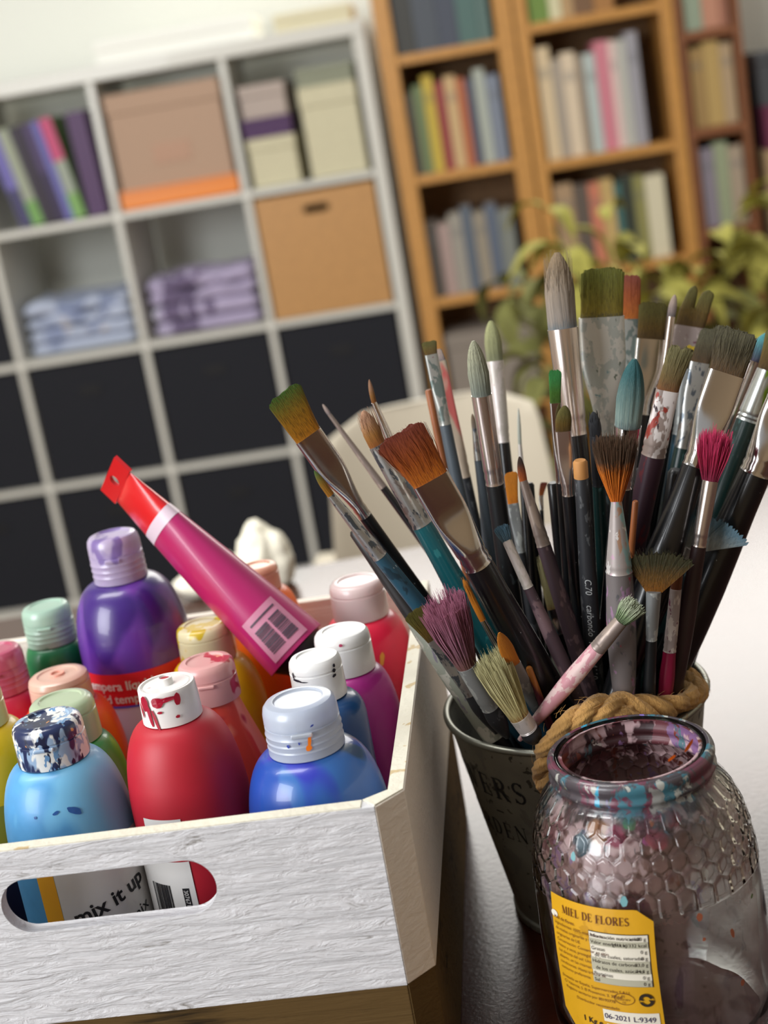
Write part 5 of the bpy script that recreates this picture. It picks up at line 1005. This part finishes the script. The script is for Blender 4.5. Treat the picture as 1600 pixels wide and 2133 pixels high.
brush('frayed tan brush with a red and white caked ferrule', 'flat', (1420, 724), (1391, 812), (1348, 945), (1292, 1260), (52, 48, 52, 50), (.715, .712), b_fray, f_red, h_plum, fer='flat', fuzz=90, jag=.14, dth=30)
brush('mustard tipped dark brush behind the frayed tan one', 'flat', (1446, 722), (1436, 768), (1412, 905), (1360, 1230), (34, 28, 26, 28), (.775, .76), b_must, f_gry, h_dteal, fer='flat', jag=.12, dth=12)
brush('dark brown flat brush with a stained ferrule and teal handle', 'flat', (1482, 686), (1458, 755), (1420, 932), (1368, 1200), (44, 40, 36, 40), (.755, .742), b_olive3, f_dirty, h_dgreen, fer='flat')
brush('large frayed dark olive flat brush with a glossy black handle', 'flat', (1535, 688), (1514, 778), (1447, 972), (1362, 1215), (94, 76, 54, 72), (.675, .682), b_olive3, f_chr, h_blk, fer='flat', fuzz=150, jag=.1, groove=.1, belly=1.08)
brush('frayed crimson brush with a pinkish silver ferrule', 'mop', (1490, 905), (1480, 1000), (1450, 1136), (1412, 1390), (62, 34, 32, 38), (.652, .668), b_crim, f_pink, h_red, fuzz=170, jag=.16)
brush('blue white fan brush spread out at the right', 'fan', (1507, 1082), (1440, 1142), (1424, 1168), (1375, 1275), (150, 26, 22, 24), (.70, .705), b_fan, f_wht, h_blk, rings_=0)
brush('dark olive fan brush spread low at the front', 'fan', (1376, 1146), (1362, 1230), (1360, 1332), (1352, 1440), (148, 32, 24, 30), (.652, .664), b_fan2, f_gry, h_blk2, fer='round', rings_=1)
brush('small frizzy white green brush with a pink handle, leaning right', 'mop', (1322, 1258), (1295, 1292), (1246, 1350), (1196, 1408), (44, 30, 36, 37), (.634, .653), b_white, f_brown, h_pink, fuzz=160, jag=.15)
brush('thin dark twig-like brush handle poking out over the right rim', 'stick', (1470, 1312), (1470, 1312), (1450, 1362), (1416, 1432), (6, 6, 18, 24), (.725, .725), None, None, h_dk, name='brush_handle', belly=1.1, endw=.8)
brush('pink smeared brush with a crimson handle at the right rim', 'filbert', (1414, 1165), (1408, 1226), (1396, 1356), (1388, 1425), (26, 24, 28, 31), (.656, .667), bristle('hidden_brown_bristle', '#5c2c14', '#6c3818', '#4a2810'), f_mauve, h_crim)
brush('thick black handled brush leaning off the right edge', 'flat', (1690, 690), (1655, 800), (1574, 985), (1404, 1372), (90, 84, 70, 82), (.70, .712), b_olive3, f_chr, h_blk, fer='flat')
brush('dark teal handled brush with a lime streaked silver ferrule', 'flat', (1622, 690), (1600, 772), (1556, 876), (1440, 1200), (50, 46, 56, 64), (.728, .726), b_olive2, f_lime, h_dgreen, fer='round', dth=30)
brush('mauve and teal filbert brush at the right edge', 'filbert', (1602, 692), (1567, 752), (1490, 940), (1395, 1200), (44, 36, 26, 28), (.75, .74), b_purple, f_pink, h_blk, fer='round', rings_=0, dth=26)
brush('olive grey brush with a mauve caked ferrule, at the right back', 'flat', (1592, 762), (1566, 822), (1508, 960), (1405, 1225), (52, 48, 42, 40), (.775, .758), b_grey2, f_mauve, h_plum, fer='flat')
brush('bare thin wooden stick between the dark handles', 'stick', (1324, 1046), (1324, 1046), (1318, 1080), (1302, 1300), (13, 13, 15, 16), (.69, .70), None, None, h_wood, name='brush_handle')
for k, (tp, bp, wd, y0, y1, lb) in enumerate((((1152, 1010), (1190, 1380), 24, .722, .72, 'plain black handle standing under the green tipped brush'), ((1340, 985), (1318, 1380), 40, .715, .712, 'black handle with a dark green tinge under the red caked brush'), ((1408, 985), (1352, 1340), 34, .735, .73, 'black handle standing under the dark brown flat brush'), ((1262, 1010), (1275, 1400), 30, .735, .73, 'black handle hidden behind the pale blue caked ferrule'), ((1102, 1010), (1130, 1400), 22, .755, .745, 'thin black handle behind the rusty tipped brush'), ((1460, 1120), (1398, 1400), 46, .715, .71, 'broad black handle behind the crimson brush'), ((1062, 1020), (1105, 1400), 30, .742, .738, 'dark handle behind the small flat orange brush'))):
    brush(lb, 'stick', tp, tp, (tp[0], tp[1] + 20), bp, (wd, wd, wd, wd), (y0, y1), None, None, h_blk2 if k % 2 else h_blk, name='brush_handle')
